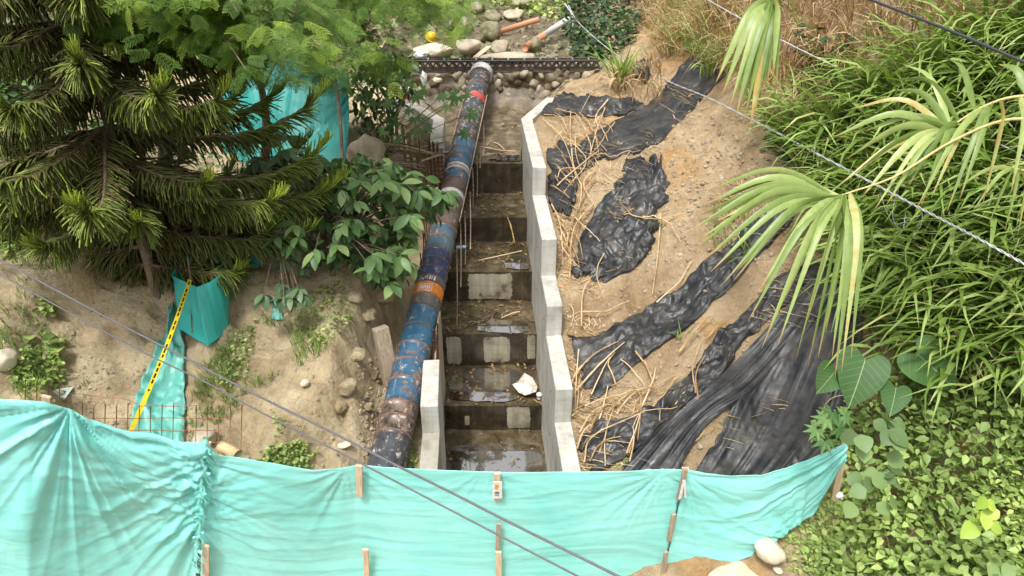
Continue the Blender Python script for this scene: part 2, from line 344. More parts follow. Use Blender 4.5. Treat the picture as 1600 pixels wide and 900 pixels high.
M['cane'] = noise_mat('dry_cane', [(.3, (.30, .18, .08)), (.5, (.52, .36, .19)), (.7, (.66, .50, .31))], 6, .7, .2, rnd=.35, vec=(1, 1, 1))
M['pvc_orange'] = plain('orange_pvc', (.55, .25, .14), .5, .4)
M['pvc_white'] = plain('white_pvc', (.62, .61, .58), .5, .4)
M['pvc_cream'] = plain('cream_pvc', (.62, .46, .25), .5, .4)
M['pvc_blue'] = plain('pale_blue_pvc', (.30, .48, .60), .5, .4)
M['yellow'] = plain('yellow_plastic', (.75, .50, .03), .4, .5)
M['tape'] = plain('yellow_tape', (.85, .62, .02), .35, .5, .05); M['tape_ink'] = plain('black_print', (.02, .018, .01), .5)
M['paper'] = plain('white_paper', (.72, .71, .68), .7); M['paint_white'] = plain('white_marking', (.72, .70, .66), .7)
M['orange_ink'] = plain('orange_print', (.75, .38, .05), .6); M['paper_green'] = noise_mat('printed_sheet', [(.4, (.32, .48, .40)), (.55, (.72, .74, .70)), (.7, (.78, .79, .77))], 4, .6, 0)
M['bag'] = noise_mat('white_plastic_bag', [(.3, (.5, .49, .46)), (.7, (.75, .74, .71))], 6, .45, .5, 14, .03, .4)
M['sack'] = noise_mat('stained_sack', [(.35, (.22, .17, .11)), (.45, (.58, .53, .45)), (.7, (.72, .69, .63))], 7, .8, .5, 20, .02)
M['red_tin'] = plain('red_label', (.55, .07, .06), .4)
M['cable_grey'] = plain('grey_cable', (.12, .115, .12), .5, .4); M['cable_dark'] = plain('dark_cable', (.045, .048, .055), .45, .5)
M['cable_pale'] = plain('aluminium_cable', (.52, .52, .54), .4, .5, .1, .3)
M['arau'] = leaf_mat('araucaria_foliage', [(0, (.17, .115, .055)), (.22, (.15, .125, .042)), (.5, (.135, .17, .038)), (.78, (.24, .32, .055)), (1, (.48, .60, .07))], .12, .55)
M['leuc'] = leaf_mat('feathery_foliage', [(0, (.065, .125, .022)), (.45, (.125, .23, .04)), (.8, (.21, .33, .055)), (1, (.36, .48, .08))], .35, .5)
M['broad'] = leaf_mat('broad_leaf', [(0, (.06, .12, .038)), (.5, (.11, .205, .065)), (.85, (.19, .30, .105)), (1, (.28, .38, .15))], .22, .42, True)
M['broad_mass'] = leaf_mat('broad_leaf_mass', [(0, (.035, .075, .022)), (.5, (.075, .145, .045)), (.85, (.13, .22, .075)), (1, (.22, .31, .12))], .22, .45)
M['castor'] = leaf_mat('castor_leaf', [(0, (.07, .15, .05)), (.5, (.11, .22, .07)), (1, (.19, .33, .10))], .3, .45, True)
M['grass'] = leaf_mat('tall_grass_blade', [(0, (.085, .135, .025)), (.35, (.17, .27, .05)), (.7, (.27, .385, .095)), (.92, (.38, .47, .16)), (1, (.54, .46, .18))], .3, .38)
M['cover'] = leaf_mat('ground_cover_leaf', [(0, (.14, .21, .055)), (.4, (.29, .41, .11)), (.75, (.43, .55, .18)), (1, (.58, .64, .21))], .3, .45)
M['cover_big'] = leaf_mat('pumpkin_leaf', [(0, (.10, .16, .06)), (.5, (.16, .25, .09)), (1, (.24, .34, .12))], .25, .5, True)
M['cover_lime'] = leaf_mat('lime_leaf', [(0, (.28, .42, .06)), (1, (.45, .58, .10))], .3, .45, True)
M['palm'] = leaf_mat('palm_leaflet', [(0, (.16, .24, .06)), (.45, (.27, .37, .11)), (.8, (.40, .48, .17)), (.94, (.50, .52, .22)), (1, (.55, .38, .12))], .28, .38, True, .4)
def _tips(m):
    nt = m.node_tree; b = nt.nodes['Principled BSDF']; src = b.inputs['Base Color'].links[0].from_socket
    k = ramp(nt, madd(nt, noise(nt, 14, 4), .25, attr(nt)), [(.93, (0, 0, 0)), (1.0, (1, 1, 1))]); c = mixc(nt, k, src, (.42, .27, .10))
    st = noise(nt, 20, 3, .6); c = mixc(nt, .4, c, ramp(nt, st, [(.35, (.7, .72, .6)), (.65, (1.1, 1.1, 1.05))]), 'MULTIPLY'); nt.links.new(c, b.inputs['Base Color'])
_tips(M['palm'])
M['rachis'] = noise_mat('palm_rachis', [(.35, (.45, .36, .13)), (.65, (.58, .50, .24))], 8, .5, .1)
M['dark_leaf'] = leaf_mat('dark_vine_leaf', [(0, (.018, .045, .018)), (.5, (.04, .085, .032)), (.9, (.075, .14, .05)), (1, (.14, .22, .06))], .2, .4)
M['alo'] = None
# ------------------------------------------------------------------ terrain (heights relative to the camera height, then + CZ)
ip = np.interp
def xr(y): return ip(y, [0, 5, 8.21, 13.28, 16.2, 18, 22, 45], [.93, .646, .464, .177, 1.21, 2.2, 2.6, 3.2])       # inner face, right
def xl(y): return ip(y, [0, 5, 6.53, 8.2, 12.5, 13.28, 14.7, 16, 18, 45], [-.75, -.83, -.906, -1.03, -1.29, -1.32, -2.2, -3.0, -3.3, -3.8])
def stream(y): return ip(y, [12.6, 13.5, 15.8, 16.3, 20, 26, 45], [-4.57, -4.52, -4.3, -3.72, -3.45, -2.95, -.8])
def g_up(x, y):
    x = np.asarray(x, float); y = np.asarray(y, float)
    n1 = fbm(x*.55, y*.55, 0, 4, 3); n2 = fbm(x*2.6, y*2.6, 1.7, 4, 9)
    # right bank
    s = x-(xr(y)+.22)
    Lr = ip(y, [0, 4.6, 5.0, 5.3, 6.76, 7.97, 8.84, 10.5, 13.28, 16, 20, 26, 45], [-7.35, -7.3, -6.85, -6.6, -5.93, -5.42, -4.94, -4.34, -3.9, -3.72, -3.4, -2.9, -.8])
    n3 = ridge(x*5, y*5, 0, 3, 55); zr = Lr+ip(s, [-1, 0, .3, 1.6, 2.6, 6, 14], [-.03, -.03, .02, .36, .86, 3.7, 9.5])+(n1*.16+n2*.07+n3*.022)*sstep(.1, 1.2, s)+n2*.012
    # left bank : trench, cut, plateau
    t = xl(y)-.22-x
    Tl = ip(y, [0, 4.6, 5.3, 6.3, 8, 10, 12, 14, 15.5, 17, 26, 45], [-7.5, -7.45, -6.6, -6.15, -6.1, -5.7, -5.1, -4.75, -3.8, -3.55, -2.9, -.8])
    Pl = ip(y, [0, 4, 4.6, 5.3, 7, 9, 12, 16, 22, 30, 45], [-7.3, -7.2, -6.9, -5.75, -5.15, -4.75, -4.15, -3.45, -2.7, -1.6, .5])
    s0 = .45+.12*n1; s1 = ip(y, [0, 5.5, 7, 8, 11, 13, 15, 20], [2.8, 2.1, .98, .8, .8, 1.2, 1.8, 2.5])+.25*n1+.1*n2
    k = np.clip((t-s0)/np.maximum(s1-s0, .2), 0, 1); k = k*k*(3-2*k)*.55+k*.45
    led = sstep(4.15, 4.6, t+.5*n1-.25*(y-6.5)*sstep(0, 1, 6.5-y))*.38*sstep(11, 8, y)
    zl = Tl+(Pl-Tl)*k+ip(t, [0, 3.2, 6, 16], [0, 0, .75, 6])+led+(n1*.13+n2*.07)*sstep(.3, 1, t)+n2*.03+.16*(ridge(x*1.7+.6*n2, y*1.7, 0, 3, 71)-.3)*np.clip(4*k*(1-k), 0, 1)*sstep(12, 10, y)+.06*(ridge(x*1.3, y*1.3, 0, 3, 72))*sstep(.6, 1.2, t)+n3*.022*sstep(.2, .6, t)
    w = np.clip((x-xl(y))/(xr(y)-xl(y)), 0, 1)
    zm = stream(y)+n1*.12*sstep(15.9, 16.6, y)+n2*.05
    zf = np.where(y < 5.4, ip(w, [0, 1], [0, 1])*(Lr-Tl)+Tl, zm)
    return np.where(x > xr(y)+.0, zr, np.where(x < xl(y)-.0, zl, zf))
def ground(x, y): return g_up(x, y)+CZ
def G(px, py, off=0.):
    """where the sight line through a photo pixel meets the terrain"""
    px = np.atleast_1d(np.asarray(px, float)); py = np.atleast_1d(np.asarray(py, float)); r = ray(px, py)
    d = np.concatenate([np.arange(3.0, 14, .16), np.arange(14, 44, .4)]); X = r[:, None, :]*d[None, :, None]
    dz = (X[..., 2])-g_up(X[..., 0], X[..., 1]); ok = (dz <= 0) & (X[..., 1] > 2.0)
    i = np.where(ok.any(1), ok.argmax(1), len(d)-1); lo, hi = d[np.maximum(i-1, 0)], d[i]
    for _ in range(7):
        mid = (lo+hi)/2; q = r*mid[:, None]; below = q[:, 2] <= g_up(q[:, 0], q[:, 1]); hi = np.where(below, mid, hi); lo = np.where(below, lo, mid)
    P = CAM+r*hi[:, None]; P[:, 2] = ground(P[:, 0], P[:, 1])+off
    return P
def G1(px, py, off=0.): return G([px], [py], off)[0]
def patch(name, xs_of, ys, m, kind='structure'):
    V = []
    for y in ys:
        x = xs_of(y); V.append(np.stack([x, np.full_like(x, y), ground(x, np.full_like(x, y))], -1))
    V = np.array(V); o = link(name, mesh_arrays(name, V, [grid_faces(V.shape[0], V.shape[1])], smooth=True, mats=[m])); return tag(o, kind=kind)
ysn = np.concatenate([np.arange(.5, 5, .12), np.arange(5, 14, .055), np.arange(14, 20, .09), np.arange(20, 48, .4)])
sr = np.concatenate([np.arange(.06, 5, .06), np.arange(5, 9, .12), np.arange(9, 16, .5)])
sl = np.concatenate([np.arange(.06, 5, .06), np.arange(5, 8, .1), np.arange(8, 20, .5)])
tag(patch('right_bank', lambda y: xr(y)+sr, ysn, M['soil']), 'bare tan earth bank rising to the right of the channel')
tag(patch('left_bank', lambda y: xl(y)-sl, ysn, M['clay']), 'bare tan earth bank and plateau left of the channel')
tag(patch('stream_bed', lambda y: np.linspace(xl(y)-.2, xr(y)+.2, 60), np.concatenate([np.arange(12.9, 20, .08), np.arange(20, 48, .4)]), M['mud']), 'muddy rocky stream bed above the channel')
tag(patch('roadside_ground', lambda y: np.linspace(xl(y)-.2, xr(y)+.2, 26), np.arange(.5, 4.9, .12), M['soil']), 'dirt verge in front of the mint fence')
# ------------------------------------------------------------------ stepped channel
YS = [8.21, 9.27, 10.32, 11.51, 12.68]; ZS = [-6.84, -6.22, -5.64, -5.15, -4.53]
ch = thing('stepped_channel', 'wet stepped concrete channel floor descending between the two walls', 'channel', (-.2, 8.2, CZ-7.33))
def prism(name, poly, z0, z1, m, parent):
    n = len(poly); V = [(*p, z0) for p in poly]+[(*p, z1) for p in poly]
    me = bpy.data.meshes.new(name); me.from_pydata([tuple(map(float, v)) for v in V], [], [tuple(range(n))[::-1], tuple(range(n, 2*n))]+[(i, (i+1) % n, n+(i+1) % n, n+i) for i in range(n)])
    me.materials.append(m); return link(name, me, parent)
def step_block(y0, y1, zt, zb, parent):
    """concrete step with an uneven worn top"""
    nx, ny = 30, 24; ys = np.linspace(y0, y1, ny); V = []
    for j, y in enumerate(ys):
        xs = np.linspace(xl(y)-.1, xr(y)+.02, nx); z = zt+.018*fbm(xs*3, y*3, 0, 4, int(y0*9))*sstep(y0, y0+.15, y)
        V.append(np.stack([xs, np.full(nx, y), z+CZ], -1))
    V = np.array(V); F = [grid_faces(ny, nx)[:, ::-1]]; top = V.reshape(-1, 3); n = len(top)
    fr = V[0].copy(); fr[:, 2] = zb+CZ; F.append(np.stack([np.arange(nx-1), n+np.arange(nx-1), n+np.arange(1, nx), np.arange(1, nx)], -1)[:, ::-1])
    return link('step', mesh_arrays('step', np.vstack([top, fr]), F, mats=[M['wet'], M['wet_riser_shade']], midx=[0]*len(F[0])+[1]*len(F[1])), parent)
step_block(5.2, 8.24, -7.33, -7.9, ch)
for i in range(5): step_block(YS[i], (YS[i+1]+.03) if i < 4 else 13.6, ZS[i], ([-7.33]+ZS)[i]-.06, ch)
def plaster(px0, py0, px1, py1, yf, seed):
    """ragged cement repair standing a few mm proud of a riser"""
    a = PY(np.array([px0]), np.array([py0]), yf)[0]; b = PY(np.array([px1]), np.array([py1]), yf)[0]; n = 72; ang = np.linspace(0, 2*np.pi, n, False)
    cx, cz = (a[0]+b[0])/2, (a[2]+b[2])/2; hx, hz = abs(b[0]-a[0])/2, abs(a[2]-b[2])/2
    c, s = np.cos(ang), np.sin(ang); q = (np.abs(c)**12+np.abs(s)**12)**(-1/12); q = q*(1+.05*fbm(ang*9+seed, ang*0, 0, 4, seed, .7))
    P = np.stack([cx+hx*q*c, np.full(n, yf-.006), cz+hz*q*s], -1); Q = P.copy(); Q[:, 1] = yf+.01
    V = np.vstack([P, Q, [[cx, yf-.006, cz]]]); j = np.arange(n)
    F = [np.stack([j, (j+1) % n, n+(j+1) % n, n+j], -1), np.stack([np.full(n, 2*n), (j+1) % n, j], -1)]
    return link('cement_patch', mesh_arrays('cement_patch', V, F, mats=[M['patch']]), ch)
plaster(731, 428, 800, 467, 10.32, 1)
for a in ((697, 527, 722, 568), (755, 527, 797, 565), (824, 524, 836, 560)): plaster(*a, 9.27, int(a[0]))
plaster(792, 636, 828, 668, 8.21, 5); plaster(726, 650, 734, 664, 8.21, 6)
for px in (751, 778):                                            # weep holes low in the repaired riser
    c = PY(np.array([px]), np.array([460.]), 10.32)[0]; V, F = tube_arr([c+[0, -.016, 0], c+[0, .02, 0]], .03, 12)
    mb = MB().add(V, F); o = link('weep_hole', mb.mesh('weep_hole', M['rust']), ch)
def puddle(poly, z, label):
    c = np.mean(poly, 0); P = PH(np.array([p[0] for p in poly], float), np.array([p[1] for p in poly], float), z+CZ)
    P = spline(np.vstack([P, P[:1]]), 60)[:-1]; cc = P.mean(0); P[:, 2] = z+CZ
    P[:, :2] += .02*np.stack([fbm(P[:, 0]*9, P[:, 1]*9, 0, 2, 1), fbm(P[:, 0]*9, P[:, 1]*9, 0, 2, 2)], -1)
    n = len(P); V = np.vstack([P, [cc]]); j = np.arange(n)
    return tag(link('puddle', mesh_arrays('puddle', V, [np.stack([j, (j+1) % n, np.full(n, n)], -1)], mats=[M['water']])), label, kind='structure')
puddle([(706, 728), (704, 700), (760, 694), (830, 694), (846, 705), (850, 728), (850, 760), (706, 760)], -7.306, 'muddy puddle on the lowest channel step')
puddle([(704, 624), (702, 590), (745, 577), (800, 577), (822, 590), (806, 624), (760, 626)], -6.818, 'shallow puddle below the torn white sack')
puddle([(745, 516), (752, 498), (790, 500), (822, 503), (826, 517), (790, 520)], -6.198, 'small puddle on the third channel step')
puddle([(790, 418), (788, 404), (815, 400), (826, 412), (822, 420)], -5.62, 'thin puddle in the corner of the fourth step')
puddle([(775, 250), (780, 236), (812, 232), (814, 250)], -4.505, 'wet film at the lip of the top step')
# walls
def wall_run(pts, th, side, z0, z1, parent, m):
    """wall along plan points of its inner face; th thickness outward (side +1 right / -1 left)"""
    pts = np.array(pts, float); n = len(pts); tg = np.gradient(pts, axis=0); tg /= np.linalg.norm(tg, axis=1)[:, None]
    nr = np.stack([tg[:, 1], -tg[:, 0]], -1)*side; out = pts+nr*th
    poly = [tuple(p) for p in pts]+[tuple(p) for p in out[::-1]]
    if side > 0: poly = poly[::-1]
    o = prism('wall_segment', poly[::-1] if True else poly, z0, z1, m, parent); return bevel(o, .012, 2)
rw = thing('right_channel_wall', 'pale concrete retaining wall with stepped top right of the channel', 'wall', (.6, 7, CZ-7.9))
segs = [(5.3, 6.76, -5.9), (6.762, 7.97, -5.37), (7.972, 8.84, -4.89), (8.842, 10.5, -4.3), (10.502, 13.28, -3.82)]
for i, (a, b, z) in enumerate(segs):
    yy = np.linspace(a, b, 4); wall_run(np.stack([xr(yy), yy], -1), .22, 1, CZ-8.0, CZ+z, rw, M['conc'])
yy = np.array([13.282, 14.7, 16.2]); wall_run(np.stack([xr(yy)+[0, 0, 0], yy], -1), .22, 1, CZ-5.2, CZ-3.823, rw, M['conc'])
wall_run([(1.22, 16.2), (1.75, 17.0), (2.3, 17.8)], .22, 1, CZ-5, CZ-3.74, rw, M['conc_old'])
for y_, z_ in ((7.2, -5.75), (7.2, -6.5), (8.3, -5.3), (8.3, -6.1), (9.5, -4.75), (9.5, -5.5), (11.0, -4.2), (11.0, -4.75), (12.3, -4.2), (12.3, -4.75), (6.2, -6.3)):
    x_ = float(xr(y_)); link('tie_hole', MB().add(*tube_arr([(x_-.004, y_, CZ+z_), (x_+.03, y_, CZ+z_)], .016, 10)).mesh('tie_hole', M['steel_dark']), rw)
lw = thing('lower_left_wall', 'low concrete wall with mud splashed top beside the lower pipe', 'wall', (-1, 6.5, CZ-7.9))
yy = np.linspace(5.3, 6.53, 4); wall_run(np.stack([xl(yy), yy], -1), .22, -1, CZ-8, CZ-5.86, lw, M['conc_old'])
yy = np.linspace(6.532, 7.5, 4); wall_run(np.stack([xl(yy), yy], -1), .22, -1, CZ-8, CZ-5.44, lw, M['conc'])
uw = thing('upper_left_wall', 'pale concrete wall end with angled wing behind the blue pipe', 'wall', (-1.4, 12.5, CZ-5.3))
yy = np.array([11.83, 12.5, 13.28]); wall_run(np.stack([xl(yy), yy], -1), .22, -1, CZ-5.9, CZ-3.82, uw, M['conc'])
yy = np.array([13.282, 14.2, 15.4]); wall_run(np.stack([xl(yy), yy], -1), .22, -1, CZ-5.4, CZ-3.825, uw, M['conc'])
yy = np.array([13.2, 14.2, 15.4]); fp = thing('plank_formwork', 'dark plank formwork left against the wing of the upper left wall', 'formwork', (-2, 14, CZ-5.2)); fo = np.stack([xl(yy), yy], -1)+[-.245, -.12]
for k_ in range(5): bevel(wall_run(fo, .03, -1, CZ-5.3+k_*.25, CZ-5.06+k_*.25, fp, M['wood_old']), .004).name = 'plank'
# formwork boards standing at the left edge of the unbuilt wall
fb = [(697, 500, 700, 640, 8.3), (692, 560, 694, 650, 7.75)]
for i, (xa, ya, xb, yb, yf) in enumerate(fb):
    a = PY(np.array([xa]), np.array([ya]), yf)[0]; zt = a[2]; zb = CZ-7.2+.5*i; V, F = box_arr((xl(yf)-.03-.05*i, yf, (zt+zb)/2), (.03, .5, zt-zb))
    bevel(tag(link('formwork_board', MB().add(V, F).mesh('formwork_board', M['wood_old'])), ['grey formwork board upright at the left edge beside the orange pipe band', 'shorter formwork board between low left wall and the steps'][i], 'board', 'formwork boards'), .004)
# ------------------------------------------------------------------ rough stone wall at the head of the channel
gw = thing('stone_wall', 'rough muddy stone wall under the dark truss at the channel head', 'wall', (-.8, 16, CZ-4.4))
nx, nz = 90, 26; xs = np.linspace(-3.4, 1.75, nx); zs = np.linspace(-4.6, -3.58, nz); XX, ZZ = np.meshgrid(xs, zs, indexing='ij')
YY = 16.1+.09*fbm(XX*3, ZZ*3, 0, 4, 5)+.1*(ZZ+4.1); V = np.stack([XX, YY, ZZ+CZ], -1)
V = np.concatenate([V, (V[:, -1]+[0, .75, .02])[:, None]], 1)
link('mortar_core', mesh_arrays('mortar_core', V, [grid_faces(nx, nz+1)], smooth=True, mats=[M['mud']]), gw)
gab = [rock_mesh('stone', 100+i, M['gab'], 2, .25, .8, .4) for i in range(6)]
for r in range(6):
    for c in range(24):
        if random.random() < .12: continue
        x = -3.3+c*.213+random.uniform(-.05, .05)+(r % 2)*.1; z = -4.42+r*.155+random.uniform(-.03, .03); s = random.uniform(.06, .15)
        o = link('stone', random.choice(gab), gw); o.matrix_parent_inverse = Matrix()
        o.location = Vector((x, 16.1+.1*(z+4.1)+random.uniform(-.02, .07), z+CZ))-gw.location; o.rotation_euler = [random.uniform(0, 6) for _ in range(3)]; o.scale = (s*1.25, s*.9, s)
# ------------------------------------------------------------------ lattice truss
A = PY(np.array([638.]), np.array([102.]), 16.2)[0]; B = PY(np.array([938.]), np.array([101.]), 16.2)[0]
tr = thing('lattice_truss', 'dark steel lattice beam laid across the channel head', 'beam', (A+B)/2)
def bar(a, b, w, h, m, name, parent):
    a = np.asarray(a, float); b = np.asarray(b, float); R = frame_mat((b-a)[None])[0]; V, F = box_arr((a+b)/2, (w, np.linalg.norm(b-a), h), R)
    return link(name, MB().add(V, F).mesh(name, m), parent)
for dz, dy in ((.095, -.05), (.095, .16), (-.095, -.05), (-.095, .16)):
    bar(A+[0, dy, dz], B+[0, dy, dz], .05, .045, M['steel_dark'], 'chord', tr)
N = 24
for i in range(N):
    f0, f1, f2 = i/N, (i+.5)/N, (i+1)/N; L = lambda f: A+(B-A)*f
    for dy in (-.05, .16):
        bar(L(f0)+[0, dy, -.08], L(f1)+[0, dy, .08], .025, .035, M['steel_dark'], 'web_bar', tr); bar(L(f1)+[0, dy, .08], L(f2)+[0, dy, -.08], .025, .035, M['steel_dark'], 'web_bar', tr)
    if i % 2 == 0: bar(L(f1)+[0, -.04, .125], L(f1)+[0, .16, .125], .03, .012, M['steel_edge'], 'batten_plate', tr)
bar(A+[0, -.08, .119], B+[0, -.08, .119], .012, .006, M['steel_edge'], 'worn_edge', tr)
# ------------------------------------------------------------------ pipeline
def pipe_d(py): return .45*FPX/(ip(py, [118, 686, 760], [30.5, 57, 60.5]))
PA = PZ(614., 686., pipe_d(686)); PB = PZ(752.5, 113., pipe_d(113))
ax = (PB-PA); PL = np.linalg.norm(ax); ax /= PL; PR = .228
PA = PA-ax*1.1; PL += 1.1
def pipe_t(py):                                                 # distance along the pipe of a photo row
    t = np.linspace(0, PL, 3000); _, yy, _ = project(PA+ax*t[:, None]); return float(ip(-py, -yy, t))
def pipe_sec(t0, t1, m, name, r=PR, k=40, seg=None):
    n = seg or max(3, int((t1-t0)/.06)); t = np.linspace(t0, t1, n); pts = PA+ax*t[:, None]
    rr = r*(1+.004*fbm(t*3, t*0, 0, 2, 4)); V, F = tube_arr(pts, rr, k); return link(name, MB().add(V, F).mesh(name, m, True), pl)
pl = thing('pipeline', 'large welded steel pipe in chipped blue, navy, brown and orange running down beside the channel', 'pipe', PA)
secs = [(800, 686, 'p_dark'), (686, 662, 'p_rusty'), (662, 640, 'p_rusty'), (640, 603, 'p_blue'), (603, 548, 'p_blue'), (548, 492, 'p_blue2'), (492, 474, 'p_grey'), (474, 456, 'p_orange'), (456, 445, 'p_grey'),
        (445, 402, 'p_navy'), (402, 364, 'p_slate'), (364, 316, 'p_brown'), (316, 309, 'p_white'), (309, 292, 'p_brown'), (292, 277, 'p_blue'), (277, 268, 'p_white'), (268, 228, 'p_blue2'), (228, 166, 'p_dark'), (166, 157, 'p_red'), (157, 116, 'p_dark'), (116, 100, 'p_grey')]
for a, b, m in secs:
    nm = 'band' if m in ('p_orange', 'p_white', 'p_red') else 'pipe_section'
    o = pipe_sec(0 if a == 800 else pipe_t(a), pipe_t(b), M[m], nm, PR+(.004 if nm == 'band' else 0))
for py in (686, 662, 640, 603, 575, 548, 520, 445, 431, 416, 402, 383, 364, 345, 330, 292, 268, 255, 243, 228, 205, 185, 140, 128):
    t = pipe_t(py); link('weld_ring', MB().add(*tube_arr(PA+ax*np.linspace(t-.012, t+.012, 4)[:, None], np.array([PR, PR+.012, PR+.012, PR]), 40, False)).mesh('weld_ring', M['weld'], True), pl)
pu = np.cross(ax, [0, 0, 1]); pu /= np.linalg.norm(pu); pn = np.cross(pu, ax)
def on_pipe(t, ang, lift=.007): return PA+ax*t+(PR+lift)*(np.sin(ang)*pu+np.cos(ang)*pn)
def pipe_mark(t0, t1, a0, a1, m, name, lift=.007):
    aa = np.linspace(a0, a1, 8); V = np.array([[on_pipe(t, a, lift) for a in aa] for t in (t0, t1)]); W = np.array([[on_pipe(t, a, 0) for a in aa] for t in (t0, t1)])
    V = np.concatenate([V[:1], V[1:], W[1:], W[:1], V[:1]]); return link(name, mesh_arrays(name, V, [grid_faces(5, 8)], mats=[m]), pl)
t0, t1 = pipe_t(471), pipe_t(460); dt = t1-t0
for (u0, u1, a0, a1) in ((0, .08, -.5, .42), (.92, 1, -.5, .42), (0, 1, -.5, -.46), (0, 1, .38, .42)): pipe_mark(t0+dt*u0, t0+dt*u1, a0, a1, M['paint_white'], 'label_frame')
for i in range(6): pipe_mark(t0+dt*.22, t0+dt*.78, -.38+i*.12, -.30+i*.12, M['paint_white'], 'painted_character')
t0, t1 = pipe_t(453.5), pipe_t(447)
for i, (u0, u1, w) in enumerate(((.1, .9, .05), (.0, .3, .1), (.4, .6, .1), (.1, .9, .04), (.0, .9, .08), (.1, .8, .05), (.0, .9, .1))):
    a = -.5+i*.15; pipe_mark(t0+(t1-t0)*u0, t0+(t1-t0)*u1, a, a+w, M['paint_white'], 'painted_character')
# weld sleeve at the far end
pipe_sec(pipe_t(121), pipe_t(112), M['p_white'], 'end_sleeve', PR+.03)
# ------------------------------------------------------------------ rebar around the pipe
def rod(name, pts, r, m, label, group, k=6, cat='rebar'):
    o = link(name, MB().add(*tube_arr(pts, r, k)).mesh(name, m, True)); return tag(o, label, cat, group)
def floor_up(y): return ([-7.33]+ZS)[int(np.searchsorted(YS, y))]
for i, (px, yt, yb) in enumerate(((745.5, 232, 308), (739, 262, 326), (735, 300, 389), (727, 330, 413), (720, 350, 448), (714, 388, 508), (750, 222, 262), (756, 190, 240))):
    z = {0: ZS[4], 1: ZS[3], 2: ZS[3], 3: ZS[2], 4: ZS[2], 5: ZS[1], 6: ZS[4], 7: ZS[4]}[i] if i else ZS[3]
    b = PH(np.array([px]), np.array([float(yb)]), CZ+z)[0]; t = PY(np.array([px-.5]), np.array([float(yt)]), b[1])[0]
    rod('rebar_rod', spline([b, (b+t)/2+[.008, 0, 0], t], 6), .011, M['rust_pale'], 'thin upright rebar rod standing on a channel step beside the pipe', 'upright rods beside the pipe')
for side, pts in ((1, [(766, 150), (750, 215), (732, 285), (716, 348)]), (-1, [(722, 168), (711, 205), (699, 247)])):
    P = [on_pipe(pipe_t(py), side*1.45, .02) for (_, py) in pts]
    rod('guide_bar', spline(P, 12), .011, M['rust_pale'], 'long thin bar along the %s side of the upper pipe' % ('right' if side > 0 else 'left'), 'bars along the pipe')
for py in (193, 222, 273, 337, 364):
    t = pipe_t(py); rod('tie_wire', np.array([on_pipe(t, a, .016) for a in np.linspace(-1.5, 1.5, 14)]), .006, M['rust'], 'thin rusty tie wire bent over the upper pipe', 'tie wires over the pipe', 4)
for i in range(16):                                              # dense starter bars left of the pipe
    y = 9.0+i*.17+random.uniform(-.05, .05); x = float(xl(y))-.14-random.uniform(0, .22); z0 = CZ+floor_up(y)-.2; h = random.uniform(1.2, 1.75)
    rod('starter_bar', spline([(x, y, z0), (x+random.uniform(-.03, .03), y, z0+h*.5), (x+random.uniform(-.07, .07), y+random.uniform(-.05, .05), z0+h)], 6), .011, M['rust'], 'rusty starter bar standing in the gap left of the pipe', 'starter bars left of the pipe')
for i in range(5):
    y = 7.55+i*.12; x = float(xl(y))-.05-.05*(i % 2); z0 = CZ-6.9
    rod('starter_bar', spline([(x, y, z0), (x, y, z0+1.0), (x+.02, y+.02, z0+1.6+.1*random.random())], 5), .012, M['rust'], 'rusty starter bar rising from the end of the low left wall', 'starter bars at low wall')
cg = thing('rebar_cage', 'rusty rebar column cage against the end of the upper left wall', 'rebar', (-1.37, 11.7, CZ-5.6))
for cx in (-1.46, -1.39, -1.32, -1.25):
    for cy in (11.6, 11.76):
        link('cage_bar', MB().add(*tube_arr([(cx, cy, CZ-5.6), (cx+.01, cy, CZ-4.6), (cx, cy, CZ-3.85+random.uniform(-.1, .15))], .011, 6)).mesh('cage_bar', M['rust'], True), cg)
for k in range(18):
    z = CZ-5.3+k*.08; c = [(-1.48, 11.58, z), (-1.23, 11.58, z+.02), (-1.23, 11.78, z), (-1.48, 11.78, z-.02), (-1.48, 11.58, z)]
    link('stirrup', MB().add(*tube_arr(c, .008, 5)).mesh('stirrup', M['rust'], True), cg)
V, F = box_arr((0, 0, 0), (.04, .5, .03), frame_mat(np.array([[1., .0, .35]]))[0])
st = link('wood_strip', MB().add(V, F).mesh('wood_strip', M['wood_old'])); st.location = (-1.36, 11.5, CZ-3.98); tag(st, 'short pale wooden strip tied across the top of the rebar cage', 'wood strip')
# ------------------------------------------------------------------ fence of mint tarpaulin
def rs(lst, n, col):                                            # resample px polyline evenly by parameter
    P = np.array(lst, float); d = np.concatenate([[0], np.cumsum(np.hypot(*(np.diff(P[:, :2], axis=0).T)))]); t = np.linspace(0, d[-1], n)
    return np.stack([ip(t, d, P[:, k]) for k in range(P.shape[1])], -1)
fence = thing('tarp_fence', 'mint green tarpaulin fence on wooden posts across the front', 'fence', PY(np.array([700.]), np.array([895.]), 5.1)[0])
def folds(U, Vv, anchors, seed):
    w = np.zeros_like(U)
    for i, (ua, va, amp, R, fr) in enumerate(anchors):
        du, dv_ = U-ua, Vv-va; r = np.hypot(du, dv_)+.02; th = np.arctan2(dv_, du)
        f = 1-2*np.abs(vnoise(th*fr+3*i, r*.5, seed, seed+i)); f2 = 1-2*np.abs(vnoise(th*fr*2.1+9, r*.5, seed, seed+i+31))
        w += amp*(f+.5*f2)*np.exp(-r/R)*np.minimum(r/.25, 1)
    return w
